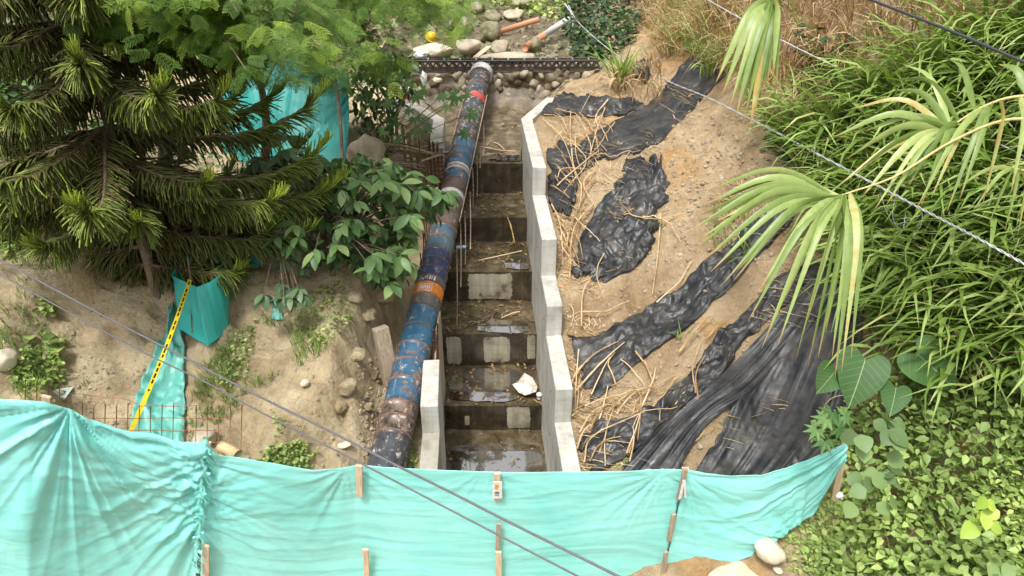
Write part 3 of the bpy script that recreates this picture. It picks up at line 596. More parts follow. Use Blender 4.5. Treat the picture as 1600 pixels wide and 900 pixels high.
def tarp_panel(name, top, bot, anchors, seed, nu=150, nv=80, hor=.012, belly=.06, parent=fence, m='tarp', thick=.004, rip=None):
    T = rs(top, nu, 3); Bt = rs(bot, nu, 3)
    PT = PY(T[:, 0], T[:, 1], T[:, 2][:, None]) if False else np.array([PY(np.array([a]), np.array([b]), c)[0] for a, b, c in T])
    PBt = np.array([PY(np.array([a]), np.array([b]), c)[0] for a, b, c in Bt])
    v = np.linspace(0, 1, nv); P = PT[:, None]+(PBt-PT)[:, None]*v[None, :, None]
    du = np.concatenate([[0], np.cumsum(np.linalg.norm(np.diff(PT, axis=0), axis=1))]); U = np.repeat(du[:, None], nv, 1); H = np.linalg.norm(PBt-PT, axis=1)[:, None]*v[None]
    w = .75*folds(U, H, anchors, seed)
    w += hor*(ridge(U*.5+seed+.3*H, H*6+.8*fbm(U*.7, H, 0, 2, seed), 0, 3, seed)+.7*fbm(U*1.0, H*4, 0, 3, seed+5))+.02*fbm(U*.8, H*.8, 0, 2, seed+8)
    w += belly*np.sin(np.pi*v)[None]*fbm(U*.6, 0*U, seed, 2, seed)
    if rip: w += rip*(np.abs(v-.5)[None]*2)**2*vnoise(U*6, H*.6, 1, seed)
    dU = np.gradient(P, axis=0); dV = np.gradient(P, axis=1); N = np.cross(dU, dV); N /= np.linalg.norm(N, axis=-1, keepdims=True)+1e-9
    N *= np.sign(-N[..., 1:2]+1e-6); P = P+N*w[..., None]
    o = link(name, mesh_arrays(name, P, [grid_faces(nu, nv)], smooth=True, mats=[M[m]]), parent); return solid(o, thick)
tarp_panel('tarpaulin', [(-60, 612, 4.35), (72, 621, 4.5), (140, 650, 4.58), (210, 673, 4.66), (280, 686, 4.76), (324, 690, 4.82)],
           [(-60, 905, 4.2), (45, 899, 4.15), (130, 925, 4.35), (210, 930, 4.5), (260, 925, 4.6), (304, 930, 4.7)], [(.78, -.02, .075, 1.2, 5), (2.1, .05, .06, .8, 4.5), (2.1, .5, .075, 1.0, 4), (2.0, .95, .05, .8, 4)], 11, 190, 110, .004, .1)
tarp_panel('tarpaulin', [(322, 700, 4.83), (345, 708, 4.85), (420, 722, 4.92), (490, 734, 5.0), (530, 732, 5.08), (561, 727, 5.14), (600, 730, 5.15), (690, 733, 5.15), (777, 736, 5.15), (900, 735, 5.16), (1000, 734, 5.17), (1071, 733, 5.18)],
           [(312, 930, 4.7), (420, 930, 4.8), (561, 930, 5.02), (777, 930, 5.08), (900, 930, 5.08), (1030, 925, 5.08)], [(-.05, .1, .035, .7, 4), (-.05, .5, .035, .7, 4), (-.05, .9, .03, .7, 4), (1.35, 0, .025, .5, 5), (2.75, 0, .012, .5, 5), (4.6, .05, .025, .6, 5)], 23, 260, 100, .0045, .05)
tarp_panel('tarpaulin', [(1073, 733, 5.17), (1100, 738, 5.17), (1140, 742, 5.17), (1190, 741, 5.18), (1235, 727, 5.2), (1285, 706, 5.22), (1322, 686, 5.25)],
           [(1036, 905, 5.08), (1085, 893, 5.05), (1140, 880, 5.03), (1185, 862, 5.08), (1225, 832, 5.15), (1275, 795, 5.2), (1305, 735, 5.27)], [(0, .05, .03, .6, 5), (1.9, .0, .05, 1.0, 6), (1.2, 1.1, .04, .6, 5)], 37, 150, 90, .005, .06)
def post(px_t, py_t, px_b, py_b, y, off, w, name, m, parent=fence, th=.03):
    a = PY(np.array([float(px_t)]), np.array([float(py_t)]), y-off)[0]; b = PY(np.array([float(px_b)]), np.array([float(py_b)]), y-off*.9)[0]
    R = frame_mat((b-a)[None], (0, -1, 0))[0]; V, F = box_arr((a+b)/2, (w, np.linalg.norm(b-a), th), R)
    return bevel(link(name, MB().add(V, F).mesh(name, m), parent), .004)
for (x0, y0, x1, y1, yy_) in ((561, 727, 573, 930, 5.15), (777, 738, 780, 930, 5.15), (1071, 731, 1034, 930, 5.2), (324, 690, 322, 930, 4.85), (73, 619, 60, 930, 4.52), (1322, 684, 1300, 800, 5.28)):
    post(x0, y0, x1, y1, yy_, -.07, .07, 'post', M['wood'])
for (x0, y0, x1, y1, yy_) in ((561, 727, 562, 775, 5.14), (571, 858, 574, 915, 5.06), (777, 739, 777, 781, 5.15), (779, 862, 780, 915, 5.07), (322, 852, 322, 915, 4.73)):
    post(x0, y0, x1, y1, yy_, .07, .066, 'batten', M['wood'])
for (x0, y0, x1, y1, yy_) in ((779.5, 818, 777.5, 859, 5.1), (1071, 733, 1060, 781, 5.17), (1053, 803, 1045, 845, 5.13), (1041, 862, 1034, 912, 5.09)):
    post(x0, y0, x1, y1, yy_, .07, .05, 'batten', M['wood_old'])
post(777, 752, 777, 779, 5.15, .115, .1, 'paper_notice', M['paper'], th=.004)
post(776, 757, 776, 766, 5.15, .12, .035, 'printed_figure', M['orange_ink'], th=.004); post(776.5, 769, 776.5, 771, 5.15, .12, .045, 'printed_line', M['cable_grey'], th=.003); post(776.5, 773, 776.5, 774, 5.15, .12, .045, 'printed_line', M['cable_grey'], th=.003)
post(1069, 750, 1062, 780, 5.17, .115, .03, 'paper_strip', M['paper'], th=.006); post(1070, 752, 1071, 778, 5.17, .115, .022, 'paper_strip', M['paper'], th=.006)
mb = MB()                                                       # frayed seam
for k in range(330):
    f = random.random(); a = PY(np.array([ip(f, [0, 1], [324, 304])]), np.array([ip(f, [0, 1], [688, 905])]), ip(f, [0, 1], [4.8, 4.64]))[0]
    d = np.array([random.uniform(-1, 1), random.uniform(-.7, .1), random.uniform(-1.2, .3)]); L = random.uniform(.04, .1)
    p = spline([a+[0, -.02, 0], a+d*L*.5+[0, -.02, 0], a+d*L+[0, 0, -.03]], 4); w = random.uniform(.002, .006)
    mb.add(np.concatenate([p+[w, 0, 0], p-[w, 0, 0]]), [np.array([[i, i+1, i+5, i+4] for i in range(3)])], .5)
link('frayed_seam', mb.mesh('frayed_seam', M['tarp']), fence)
for k in range(7):                                              # gathered knots along the seam
    f = k/6.; a = PY(np.array([ip(f, [0, 1], [325, 306])]), np.array([ip(f, [0, 1], [694, 880])]), ip(f, [0, 1], [4.78, 4.6]))[0]
    p = np.array([a+[random.uniform(-.02, .02), -.02, .11-.22*t] for t in np.linspace(0, 1, 8)]); r = .018*(.5+.5*np.abs(np.sin(np.linspace(0, 6, 8)+k)))
    link('gathered_fold', MB().add(*tube_arr(p, r, 9)).mesh('gathered_fold', M['tarp'], True), fence)
# ------------------------------------------------------------------ other tarpaulins on the left
def free_tarp(name, label, top, bot, seed, m, nu=70, nv=50, anchors=(), hor=.02, belly=.05):
    """top / bottom rows: (px, py, depth)"""
    T = rs(top, nu, 3); Bt = rs(bot, nu, 3); PT = CAM+ray(T[:, 0], T[:, 1])*T[:, 2:3]; PBt = CAM+ray(Bt[:, 0], Bt[:, 1])*Bt[:, 2:3]
    v = np.linspace(0, 1, nv); P = PT[:, None]+(PBt-PT)[:, None]*v[None, :, None]
    du = np.concatenate([[0], np.cumsum(np.linalg.norm(np.diff(PT, axis=0), axis=1))]); U = np.repeat(du[:, None], nv, 1); H = np.linalg.norm(PBt-PT, axis=1)[:, None]*v[None]
    w = folds(U, H, anchors, seed)+hor*(ridge(U*4, H*.7, 0, 3, seed)+fbm(U*2, H*2, 0, 3, seed))+belly*fbm(U, H, 0, 2, seed+3)
    N = np.cross(np.gradient(P, axis=0), np.gradient(P, axis=1)); N /= np.linalg.norm(N, axis=-1, keepdims=True)+1e-9
    P = P+N*w[..., None]; o = solid(link(name, mesh_arrays(name, P, [grid_faces(nu, nv)], smooth=True, mats=[M[m]])), .004)
    return tag(o, label, 'tarp') if label else o
_, _, d0 = project(G1(325, 545)); d0 = float(d0)
free_tarp('tarp_wrap', 'teal tarpaulin wrapped into an open topped pen below the conifer', [(300, 400, d0+.55), (283, 404, d0+.5), (264, 430, d0+.15), (306, 449, d0-.12), (330, 440, d0+.0), (356, 420, d0+.25), (350, 396, d0+.55), (330, 386, d0+.8)],
          [(300, 470, d0+.5), (290, 480, d0+.45), (280, 514, d0+.12), (325, 541, d0-.1), (340, 530, d0+.0), (357, 515, d0+.2), (360, 470, d0+.5), (340, 450, d0+.75)], 3, 'tarp_teal', 120, 50, hor=.006, belly=.03)
free_tarp('tarp_screen', 'teal tarpaulin strip behind the drooping conifer branch', [(345, 388, d0+.7), (385, 392, d0+.9), (420, 410, d0+1.0)], [(355, 446, d0+.65), (385, 448, d0+.85), (421, 450, d0+.95)], 8, 'tarp_teal', hor=.01)
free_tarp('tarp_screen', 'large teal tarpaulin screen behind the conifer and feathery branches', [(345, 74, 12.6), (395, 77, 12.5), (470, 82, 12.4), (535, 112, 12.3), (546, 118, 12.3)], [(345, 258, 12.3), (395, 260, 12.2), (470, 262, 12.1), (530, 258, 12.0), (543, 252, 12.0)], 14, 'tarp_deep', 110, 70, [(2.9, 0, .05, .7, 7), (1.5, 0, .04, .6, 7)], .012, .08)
a, b = PZ(523., 118., 12.1), PZ(535., 258., 11.8); rod('tarp_pole', spline([a, (a+b)/2+[.03, 0, 0], b], 8), .03, M['bark'], 'thin dark wooden pole holding the teal screen', None, 8, 'pole')
# strips draped on the ground
def drape(name, label, Lp, Rp, seed, m, cat, nu=130, nv=70, lift=.012, lon=.05, crum=.03, lf=5., group=None, ragged=.08, taut=0.):
    n0 = 22; L0 = spline(np.array(Lp, float), n0); R0 = spline(np.array(Rp, float), n0); tv = np.linspace(0, 1, 9)
    px = L0[:, None]+(R0-L0)[:, None]*tv[None, :, None]; W = G(px[..., 0].ravel(), px[..., 1].ravel()).reshape(n0, 9, 3)
    for _ in range(2): W[1:-1] = (W[:-2]+2*W[1:-1]+W[2:])/4; W[:, 1:-1] = (W[:, :-2]+2*W[:, 1:-1]+W[:, 2:])/4
    u = np.linspace(0, 1, nu); v = np.linspace(0, 1, nv); uu, vv = np.meshgrid(u, v, indexing='ij')
    jag = ragged*fbm(u*9, u*0, seed, 4, seed); jag2 = ragged*fbm(u*9, u*0+5, seed, 4, seed+7)
    vq = np.clip(jag[:, None]*(1-vv)+jag2[:, None]*vv+vv, 0, 1); je = ragged*.6*fbm(v*7, v*0, seed, 3, seed+2); uq = np.clip(uu+je[None]*(np.abs(uu-.5)*2)**4, 0, 1)
    a = uq*(n0-1); i = np.minimum(a.astype(int), n0-2); fa = (a-i)[..., None]; b = vq*8; j = np.minimum(b.astype(int), 7); fb_ = (b-j)[..., None]
    P = (W[i, j]*(1-fa)+W[i+1, j]*fa)*(1-fb_)+(W[i, j+1]*(1-fa)+W[i+1, j+1]*fa)*fb_
    Ln = np.linalg.norm(np.diff(W.mean(1), axis=0), axis=1).sum(); Wd = np.linalg.norm(W[:, -1]-W[:, 0], axis=1).mean()
    su, sv = uq*Ln, vq*Wd
    wl_ = .25*(1-taut)*fbm(su*1.2, sv*1.5, 0, 2, seed+4); sv = sv if not taut else vq*Wd*1.0; sl_k = .2*(1-.75*taut)
    q0 = P[..., 0]+.22*fbm(P[..., 0]*2, P[..., 1]*2, 0, 2, 3); q1 = P[..., 1]+.22*fbm(P[..., 0]*2+9, P[..., 1]*2, 0, 2, 5)
    lr = lambda f, k: 1-2*np.abs(vnoise(f*(q0*math.cos(k*1.1+seed)+q1*math.sin(k*1.1+seed))*1.25, f*(q1*math.cos(k*1.1+seed)-q0*math.sin(k*1.1+seed))*.32, k, seed+k, True))
    cr = lambda f, k: ((lr(f, k)+1)/2)**5
    w = lon*(ridge((sv+wl_)*lf/1.8, su*sl_k, 0, 1, seed)*.8+.35*fbm((sv+.5*wl_)*lf*1.1, su*sl_k*1.5, 0, 1, seed+3)+.08*ridge((sv+.4*wl_)*lf*2.9, su*sl_k*2, 0, 1, seed+6)*(vnoise(su, sv, 3, seed)+.6)+.25)+crum*(.8*fbm(q0*2.2, q1*2.2, 0, 2, seed+40)+1.2*cr(2.2, 1)+1.0*cr(2.9, 2)+.7*cr(4.3, 3)+.5*cr(5.2, 4)+.3*cr(8, 5)-.4)
    if taut > .6: w = lon*(.5*np.abs(vnoise(vq*Wd*lf/1.3, su*.12, 0, seed))+.5*np.abs(vnoise(vq*Wd*lf*1.6, su*.2, 0, seed+3))*(.4+.6*np.abs(vnoise(su*.7, sv*1.2, 2, seed))*2)+.12*np.abs(vnoise(vq*Wd*lf*3.6, su*.3, 0, seed+7)))*-1.3+lon*.9
    edge = sstep(0, .08, np.minimum(vv, 1-vv))*.75+.25
    gk = .7 if taut < .6 else .15; P[..., 2] = ground(P[..., 0], P[..., 1])*gk+P[..., 2]*(1-gk)+lift+np.maximum(w*edge, -.015)+.01
    side = np.gradient(P, axis=1); side /= np.linalg.norm(side, axis=-1, keepdims=True)+1e-9
    P = P+side*(crum*.9*fbm(su*5, sv*5, 2, 3, seed+21))[..., None]
    if P[..., 0].mean() > 0: P[..., 0] = np.maximum(P[..., 0], xr(P[..., 1])+.235)
    P[..., 2] = np.maximum(P[..., 2], ground(P[..., 0], P[..., 1])+.012)
    o = solid(link(name, mesh_arrays(name, P, [grid_faces(nu, nv)], smooth=crum < .03 or True, mats=[M[m]])), .005); return tag(o, label, cat, group)
drape('tarp_strip', 'dusty teal tarpaulin strip trailing down the slope under the yellow tape', [(266, 478), (256, 530), (232, 580), (212, 640), (202, 705)], [(284, 490), (289, 540), (290, 590), (292, 650), (293, 705)], 44, 'tarp_dusty', 'tarp', 90, 40, .04, .07, .015, 9)
drape('tarp_scrap', 'tiny teal tarpaulin scrap on the earth below the broad leaved bush', [(425, 470), (427, 490), (424, 502)], [(437, 472), (440, 490), (445, 503)], 45, 'tarp_dusty', 'tarp', 20, 12, .03, .03, .02)
BP = 'black plastic sheets on the right bank'
drape('plastic_sheet', 'flat black plastic strip along the angled wall top', [(846, 172), (868, 153), (930, 150), (1000, 162)], [(843, 182), (880, 183), (950, 184), (1008, 176)], 51, 'plastic', 'plastic sheet', lon=.025, crum=.028, group=BP, ragged=.22)
drape('plastic_sheet', 'long smooth black plastic sheet hanging from the upper grassy bank', [(1080, 88), (1042, 134), (1008, 166), (950, 198), (905, 222)], [(1135, 118), (1104, 148), (1062, 196), (1016, 234), (945, 254)], 52, 'plastic', 'plastic sheet', 130, 100, lon=.07, crum=.006, group=BP, ragged=.05, taut=.75)
drape('plastic_sheet', 'crumpled black plastic heap against the outer wall face beside the dry canes', [(925, 224), (890, 232), (856, 232), (856, 290), (858, 330)], [(940, 250), (925, 262), (905, 275), (900, 310), (888, 345)], 53, 'plastic', 'plastic sheet', lon=.035, crum=.036, group=BP, ragged=.2)
drape('plastic_sheet', 'isolated crumpled black plastic sheet in the middle of the bank', [(978, 250), (965, 285), (932, 330), (905, 375), (892, 415), (893, 436)], [(1040, 248), (1050, 290), (1046, 325), (1028, 370), (1005, 410), (950, 445)], 54, 'plastic', 'plastic sheet', lon=.03, crum=.034, group=BP, ragged=.16)
drape('plastic_sheet', 'long black plastic sheet running down from the palm fronds to the wall', [(1215, 300), (1150, 370), (1090, 412), (1045, 460), (985, 500), (930, 530), (886, 526)], [(1245, 335), (1192, 400), (1122, 470), (1062, 525), (1002, 562), (962, 602), (920, 636)], 55, 'plastic', 'plastic sheet', 190, 90, lon=.045, crum=.018, group=BP, ragged=.1, taut=.4)
drape('plastic_sheet', 'narrow crumpled black plastic strip between the two widest sheets', [(1265, 410), (1192, 450), (1130, 520), (1082, 580), (1040, 622), (975, 652), (918, 662), (903, 700)], [(1290, 425), (1235, 470), (1175, 530), (1130, 585), (1080, 640), (1005, 700), (965, 728), (925, 742)], 56, 'plastic', 'plastic sheet', 200, 80, lon=.03, crum=.034, group=BP, ragged=.16)
drape('plastic_sheet', 'taut folded black plastic band just behind the fence top', [(1292, 408), (1215, 500), (1130, 590), (1050, 655), (960, 745)], [(1315, 440), (1245, 545), (1175, 625), (1105, 668), (1052, 755)], 57, 'plastic', 'plastic sheet', 170, 90, .07, .05, .003, 5, BP, .05, .9)
drape('plastic_sheet', 'widest black plastic sheet with long folds beside the elephant ear leaves', [(1285, 425), (1195, 540), (1135, 640), (1117, 690), (1072, 765)], [(1350, 470), (1338, 580), (1322, 660), (1270, 725), (1215, 785)], 58, 'plastic', 'plastic sheet', 130, 130, .04, .06, .002, 4, BP, .05, 1.)
drape('plastic_sheet', 'small bit of black plastic showing in the grass below the cable', [(1245, 238), (1275, 222), (1300, 205)], [(1262, 250), (1290, 235), (1312, 214)], 59, 'plastic', 'plastic sheet', 40, 20, lon=.06, crum=.01, group=BP)
drape('plastic_sheet', 'dark plastic scrap behind the spiky leaved plant', [(985, 105), (990, 118), (1000, 132)], [(1012, 100), (1015, 118), (1012, 134)], 60, 'plastic', 'plastic sheet', 40, 20, lon=.05, crum=.03, group=BP)
# ------------------------------------------------------------------ caution tape
A = PZ(297., 437., d0-.05); B = PZ(201., 682., 6.7)
tp = thing('caution_tape', 'yellow caution tape with black print stretched from teal pen to fence', 'tape', B)
n = 40; t = np.linspace(0, 1, n); c = A+(B-A)*t[:, None]-np.outer(np.sin(np.pi*t)*.05, [0, 0, 1]); dr = (B-A)/np.linalg.norm(B-A)
tw = .25*np.sin(t*5); sd_ = np.cross(dr, [0, 1, 0]); sd_ /= np.linalg.norm(sd_); nd = np.cross(sd_, dr); hw = .033
S = np.cross(dr, c-CAM+np.outer(np.sin(t*5), [1.5, 0, 0])); S /= np.linalg.norm(S, axis=1)[:, None]; hw = .023; Nn = np.cross(S, dr); Nn *= np.sign(-Nn[:, 1:2])
V = np.stack([c-S*hw, c+S*hw], 1); solid(link('tape_band', mesh_arrays('tape_band', V, [grid_faces(n, 2)], mats=[M['tape']]), tp), .002)
L = np.linalg.norm(B-A); q = .04; k = 0
while q < L-.1:
    w = random.uniform(.05, .085); f0, f1 = q/L, (q+w)/L; ps = []
    for f in (f0, f1):
        i = min(int(f*(n-1)), n-2); cc = c[i]+(c[i+1]-c[i])*(f*(n-1)-i)+Nn[i]*.004
        ps += [cc-S[i]*hw*.38, cc+S[i]*hw*.38]
    link('printed_word', mesh_arrays('printed_word', ps, [np.array([[0, 2, 3, 1]])], mats=[M['tape_ink']]), tp); q += w+random.choice([.025, .03, .09])
rod('tape_stake', [PZ(293., 400., d0+.1), PZ(298., 438., d0), PZ(300., 520., d0)], .012, M['bark'], 'thin stake the yellow tape is tied to inside the teal pen', None, 6, 'stake')
# ------------------------------------------------------------------ rusty mesh behind the fence
wm = thing('wire_mesh', 'rusty welded wire mesh panel standing behind the left fence', 'wire mesh', PY(np.array([250.]), np.array([690.]), 5.2)[0])
for k in range(20):
    px = 40+k*17.8; a = PY(np.array([px]), np.array([ip(px, [0, 90, 130, 360], [590, 596, 632, 632])+random.uniform(-3, 3)]), 5.15)[0]; b = PY(np.array([px-2]), np.array([712.]), 5.1)[0]
    link('mesh_wire', MB().add(*tube_arr([a, (a+b)/2, b], .0045, 5)).mesh('mesh_wire', M['mesh_rust'], True), wm)
for k, py in enumerate((634, 654, 673, 692)):
    p = PY(np.linspace(-20 if k else 130, 362, 14), py+np.where(np.linspace(-20, 362, 14) < 120, -18+np.linspace(0, 1, 14)*30, 0)*(1 if k < 2 else .3)+RNG.uniform(-1, 1, 14), 5.145)
    link('mesh_wire', MB().add(*tube_arr(p, .0045, 5)).mesh('mesh_wire', M['mesh_rust'], True), wm)
# ------------------------------------------------------------------ cables
def cable(pts, r, m, label, n=60, tw=False, sag=True):
    P = np.array([PZ(float(a), float(b), d) for a, b, d in pts]); C = spline(P, n)
    if not tw: return tag(link('overhead_cable', MB().add(*tube_arr(C, r, 8)).mesh('overhead_cable', M[m], True)), label, 'cable', 'overhead cables')
    mb = MB(); ph = np.linspace(0, n*.9, n)
    for s in (0, math.pi): mb.add(*tube_arr(C+np.stack([np.cos(ph+s)*r, 0*ph, np.sin(ph+s)*r], -1), r*.95, 6))
    return tag(link('overhead_cable', mb.mesh('overhead_cable', M[m], True)), label, 'cable', 'overhead cables')
cable([(-420, 205, 7.8), (-60, 376, 6.6), (0, 406, 6.4), (133, 478, 6.0), (283, 556, 5.6), (400, 617, 5.3), (510, 671, 5.0), (617, 726, 4.8), (700, 767, 4.6), (800, 818, 4.4), (963, 899, 4.1), (1060, 950, 3.9), (1300, 1075, 3.4)], .0085, 'cable_grey', 'upper of two grey cables crossing from the left edge over the fence')
cable([(-420, 222, 7.8), (-60, 398, 6.6), (0, 429, 6.4), (133, 502, 6.0), (233, 555, 5.7), (323, 598, 5.5), (400, 640, 5.3), (560, 722, 4.9), (633, 760, 4.7), (800, 847, 4.4), (900, 899, 4.2), (1000, 950, 4.0), (1240, 1075, 3.5)], .0065, 'cable_grey', 'lower thinner of two grey cables crossing from the left edge over the fence')
cable([(888, 8, 19), (905, 36, 18.5), (960, 83, 15), (1040, 125, 13), (1107, 153, 11), (1200, 200, 9.5), (1295, 250, 8.2), (1388, 299, 7.3), (1460, 337, 6.8), (1520, 368, 6.4), (1600, 412, 6.0), (1680, 455, 5.6), (1950, 600, 4.6)], .0075, 'cable_pale', 'pale twisted cable sagging past the palm fronds', 260, True)
cable([(1085, -12, 11), (1200, 52, 10), (1343, 122, 9), (1483, 187, 8), (1600, 244, 7.2), (1700, 295, 6.8), (2050, 460, 5.5)], .0085, 'cable_pale', 'thin pale cable crossing the upper right grass', 60)
cable([(1330, -14, 6.5), (1362, 0, 6.3), (1480, 46, 5.6), (1600, 97, 5.0), (1680, 130, 4.7), (2000, 262, 3.8)], .0125, 'cable_dark', 'thick dark cable across the top right corner', 40)
P = [PZ(float(a), float(b), d) for a, b, d in ((882, 5, 20), (893, 22, 19.8), (895, 40, 19.5), (890, 50, 19.2))]
tag(link('loose_cable', MB().add(*tube_arr(spline(P, 16), .02, 6)).mesh('loose_cable', M['cable_pale'], True)), 'pale hose looping above the white half of the orange pipe', 'hose')
for i, pl_ in enumerate(([(1375, 300), (1385, 330), (1400, 350), (1440, 335)], [(1440, 325), (1440, 350), (1420, 380), (1395, 430)], [(1400, 300), (1395, 340), (1410, 360), (1415, 330)])):
    rod('loose_wire', spline([PZ(float(a), float(b), 7.25+.05*k) for k, (a, b) in enumerate(pl_)], 14), .003, M['cable_pale'], 'thin loose wire end dangling from the pale twisted cable', 'wire ends', 4, 'wire')
# ------------------------------------------------------------------ dry canes on the bank
CAN = [((848, 190), (880, 230), (905, 300)), ((850, 185), (900, 205), (940, 235)), ((870, 178), (905, 200), (920, 235)), ((905, 180), (925, 205), (935, 240)), ((945, 175), (930, 220), (918, 265)), ((960, 200), (935, 240), (905, 272)),
       ((865, 230), (890, 270), (900, 320)), ((880, 225), (915, 265), (880, 310)), ((870, 300), (890, 285), (935, 245)), ((860, 320), (875, 365), (880, 420)), ((930, 285), (900, 340), (868, 440)), ((925, 330), (895, 375), (890, 445)), ((872, 265), (905, 330), (900, 380)),
       ((1000, 345), (1040, 360), (1062, 385)), ((1030, 365), (1025, 420), (1018, 470)), ((975, 340), (1020, 355), (1058, 342)), ((905, 495), (950, 498), (1000, 488)), ((908, 520), (910, 470), (925, 440)), ((890, 480), (896, 500), (892, 515)),
       ((1025, 480), (1062, 450), (1080, 415)), ((893, 660), (930, 645), (1005, 625)), ((880, 670), (945, 655), (1085, 600)), ((945, 735), (945, 690), (960, 640)), ((912, 732), (925, 700), (1005, 655)), ((1000, 695), (1040, 660), (1085, 600)), ((985, 680), (1010, 655), (1085, 648)),
       ((1000, 650), (1018, 610), (1023, 585)), ((985, 665), (1000, 630), (1055, 590)), ((990, 610), (1000, 640), (995, 700)), ((1085, 625), (1080, 590), (1095, 540)), ((1090, 640), (1085, 600), (1105, 555)), ((895, 600), (925, 570), (968, 540)), ((900, 620), (940, 580), (975, 545)), ((905, 540), (900, 600), (898, 650)),
       ((885, 690), (900, 655), (905, 600)), ((1060, 560), (1095, 520), (1110, 505)), ((1085, 695), (1105, 685), (1118, 675)), ((1100, 540), (1130, 510), (1150, 500)), ((1055, 600), (1030, 640), (985, 660)), ((940, 120), (920, 160), (905, 185)), ((1265, 700), (1290, 640), (1330, 625)), ((920, 250), (960, 258), (1000, 245))]
for k_ in range(46):
    x_, y_, ln_, ag_ = (random.uniform(862, 935), random.uniform(195, 440), random.uniform(35, 80), random.gauss(1.2, .6)) if k_ < 26 else (random.uniform(895, 1010), random.uniform(570, 715), random.uniform(35, 80), random.gauss(-.7, .7))
    x_ = max(x_, ip(y_, [190, 270, 380, 480, 610, 720], [858, 868, 880, 888, 905, 915])); dx_, dy_ = math.cos(ag_)*ln_/2, math.sin(ag_)*ln_/2
    CAN.append(((max(x_-dx_, x_-12), y_-dy_), (x_+random.uniform(-6, 10), y_), (x_+abs(dx_), y_+dy_)))
for i, tri in enumerate(CAN):
    P = G([p[0] for p in tri], [p[1] for p in tri], .0); P = spline(P, 14); P[:, 2] = np.maximum(P[:, 2], ground(P[:, 0], P[:, 1]))+.05+.06*np.sin(np.linspace(0, np.pi, 14))*random.uniform(.3, 1.5)+.03*(i % 3)
    P[:, 0] = np.maximum(P[:, 0], xr(P[:, 1])+.12); r = random.uniform(.007, .015)*np.linspace(1, .45, 14); V, F = tube_arr(P, r, 6)
    o = link('dry_cane', MB().add(V, F).mesh('dry_cane', M['cane'], True))
    where = 'beside the upper wall kink' if tri[0][1] < 330 and tri[0][0] < 960 else 'across the middle of the bank' if tri[0][1] < 560 and tri[0][0] > 880 and tri[0][1] > 330 else 'among the lowest plastic sheets near the fence'
    tag(o, 'dry tan cane lying %s' % where, 'cane', 'dry canes ' + where)
mb = MB()                                                       # fine straw litter
qx = RNG.uniform(845, 1300, 14000); qy = RNG.uniform(120, 740, 14000)
keep = (fbm(qx*.012, qy*.012, 0, 3, 6)+.5*sstep(120, 0, qx-860) > .12) & (qx > ip(qy, [120, 260, 430, 600, 740], [880, 858, 868, 895, 880])) & (qx < ip(qy, [120, 300, 500, 740], [1100, 1230, 1290, 1200]))
qx, qy = qx[keep][:2300], qy[keep][:2300]; P0 = G(qx, qy, .02); P0 = P0[P0[:, 0] > xr(P0[:, 1])+.3]; m_ = len(P0); az = RNG.uniform(0, np.pi, m_); d = np.stack([np.cos(az), np.sin(az), RNG.uniform(-.1, .35, m_)], -1)
tx = np.array([[-1, 0, 0], [1, 0, 0], [1, .5, .05], [-1, .5, .05], [.5, 1, 0.], [-.5, 1, 0]])
mb.inst(tx, [np.array([[0, 1, 2, 3], [3, 2, 4, 5]])], frame_mat(d), np.stack([RNG.uniform(.003, .007, m_), RNG.uniform(.08, .4, m_), np.full(m_, .2)], -1), P0+[0, 0, .005], RNG.uniform(.2, 1, m_))
tag(link('straw_litter', mb.mesh('straw_litter', M['dry'])), 'fine dry straw scattered over the right bank', kind='stuff')
# pebbles and clods
def pebbles(name, label, boxes, n, smin, smax, seed, m='pebble'):
    rg = np.random.default_rng(seed); PX = []; PYy = []
    for (x0, y0, x1, y1, w) in boxes: k = int(n*w); PX.append(rg.uniform(x0, x1, k)); PYy.append(rg.uniform(y0, y1, k))
    P = G(np.concatenate(PX), np.concatenate(PYy), 0); P = P[(P[:, 0] > xr(P[:, 1])+.3) | (P[:, 0] < xl(P[:, 1])-.3) | (P[:, 1] > 16.4)]; k = len(P)
    import bmesh
    bm = bmesh.new(); bmesh.ops.create_icosphere(bm, subdivisions=1, radius=1); TV = np.array([v.co[:] for v in bm.verts]); TF = np.array([[v.index for v in f.verts] for f in bm.faces]); bm.free()
    TV = TV*(1+.25*rg.normal(size=(len(TV), 1))*.6); s = smin+(smax-smin)*rg.random(k)**4
    R = frame_mat(rg.normal(size=(k, 3)), rg.normal(size=(k, 3))); mb = MB().inst(TV, [TF], R, np.stack([s, s*rg.uniform(.6, 1, k), s*rg.uniform(.4, .8, k)], -1), P, rg.random(k))
    return tag(link(name, mb.mesh(name, M[m])), label, kind='stuff')
pebbles('clods', 'loose clods and pebbles on the right bank', [(860, 180, 1280, 730, .6), (1000, 180, 1200, 420, .4)], 3800, .005, .055, 1)
pebbles('clods', 'loose clods and pebbles on the left bank', [(0, 380, 600, 740, .6), (80, 560, 330, 700, .4)], 1500, .005, .036, 2)
pebbles('gravel', 'wet gravel and stones in the stream bed', [(640, 0, 960, 110, 1)], 1500, .02, .16, 3, 'rock_moss')
pebbles('debris', 'dirt and leaf debris at the pipe trench', [(560, 560, 660, 735, 1)], 900, .006, .045, 4)
mb = MB()                                                       # debris on the steps
k = 380; st_i = RNG.integers(0, 6, k); ya = np.array([6.2]+YS)[st_i]; yb = np.array(YS+[15.5])[st_i]; y_ = ya+(yb-ya)*RNG.random(k)**.8; x_ = xl(y_)+(xr(y_)-xl(y_))*RNG.random(k)
z_ = np.array([-7.33]+ZS)[st_i]+CZ+.012+np.where(y_ > 13.5, .12*(y_-13.5), 0); az = RNG.uniform(0, 6.3, k)
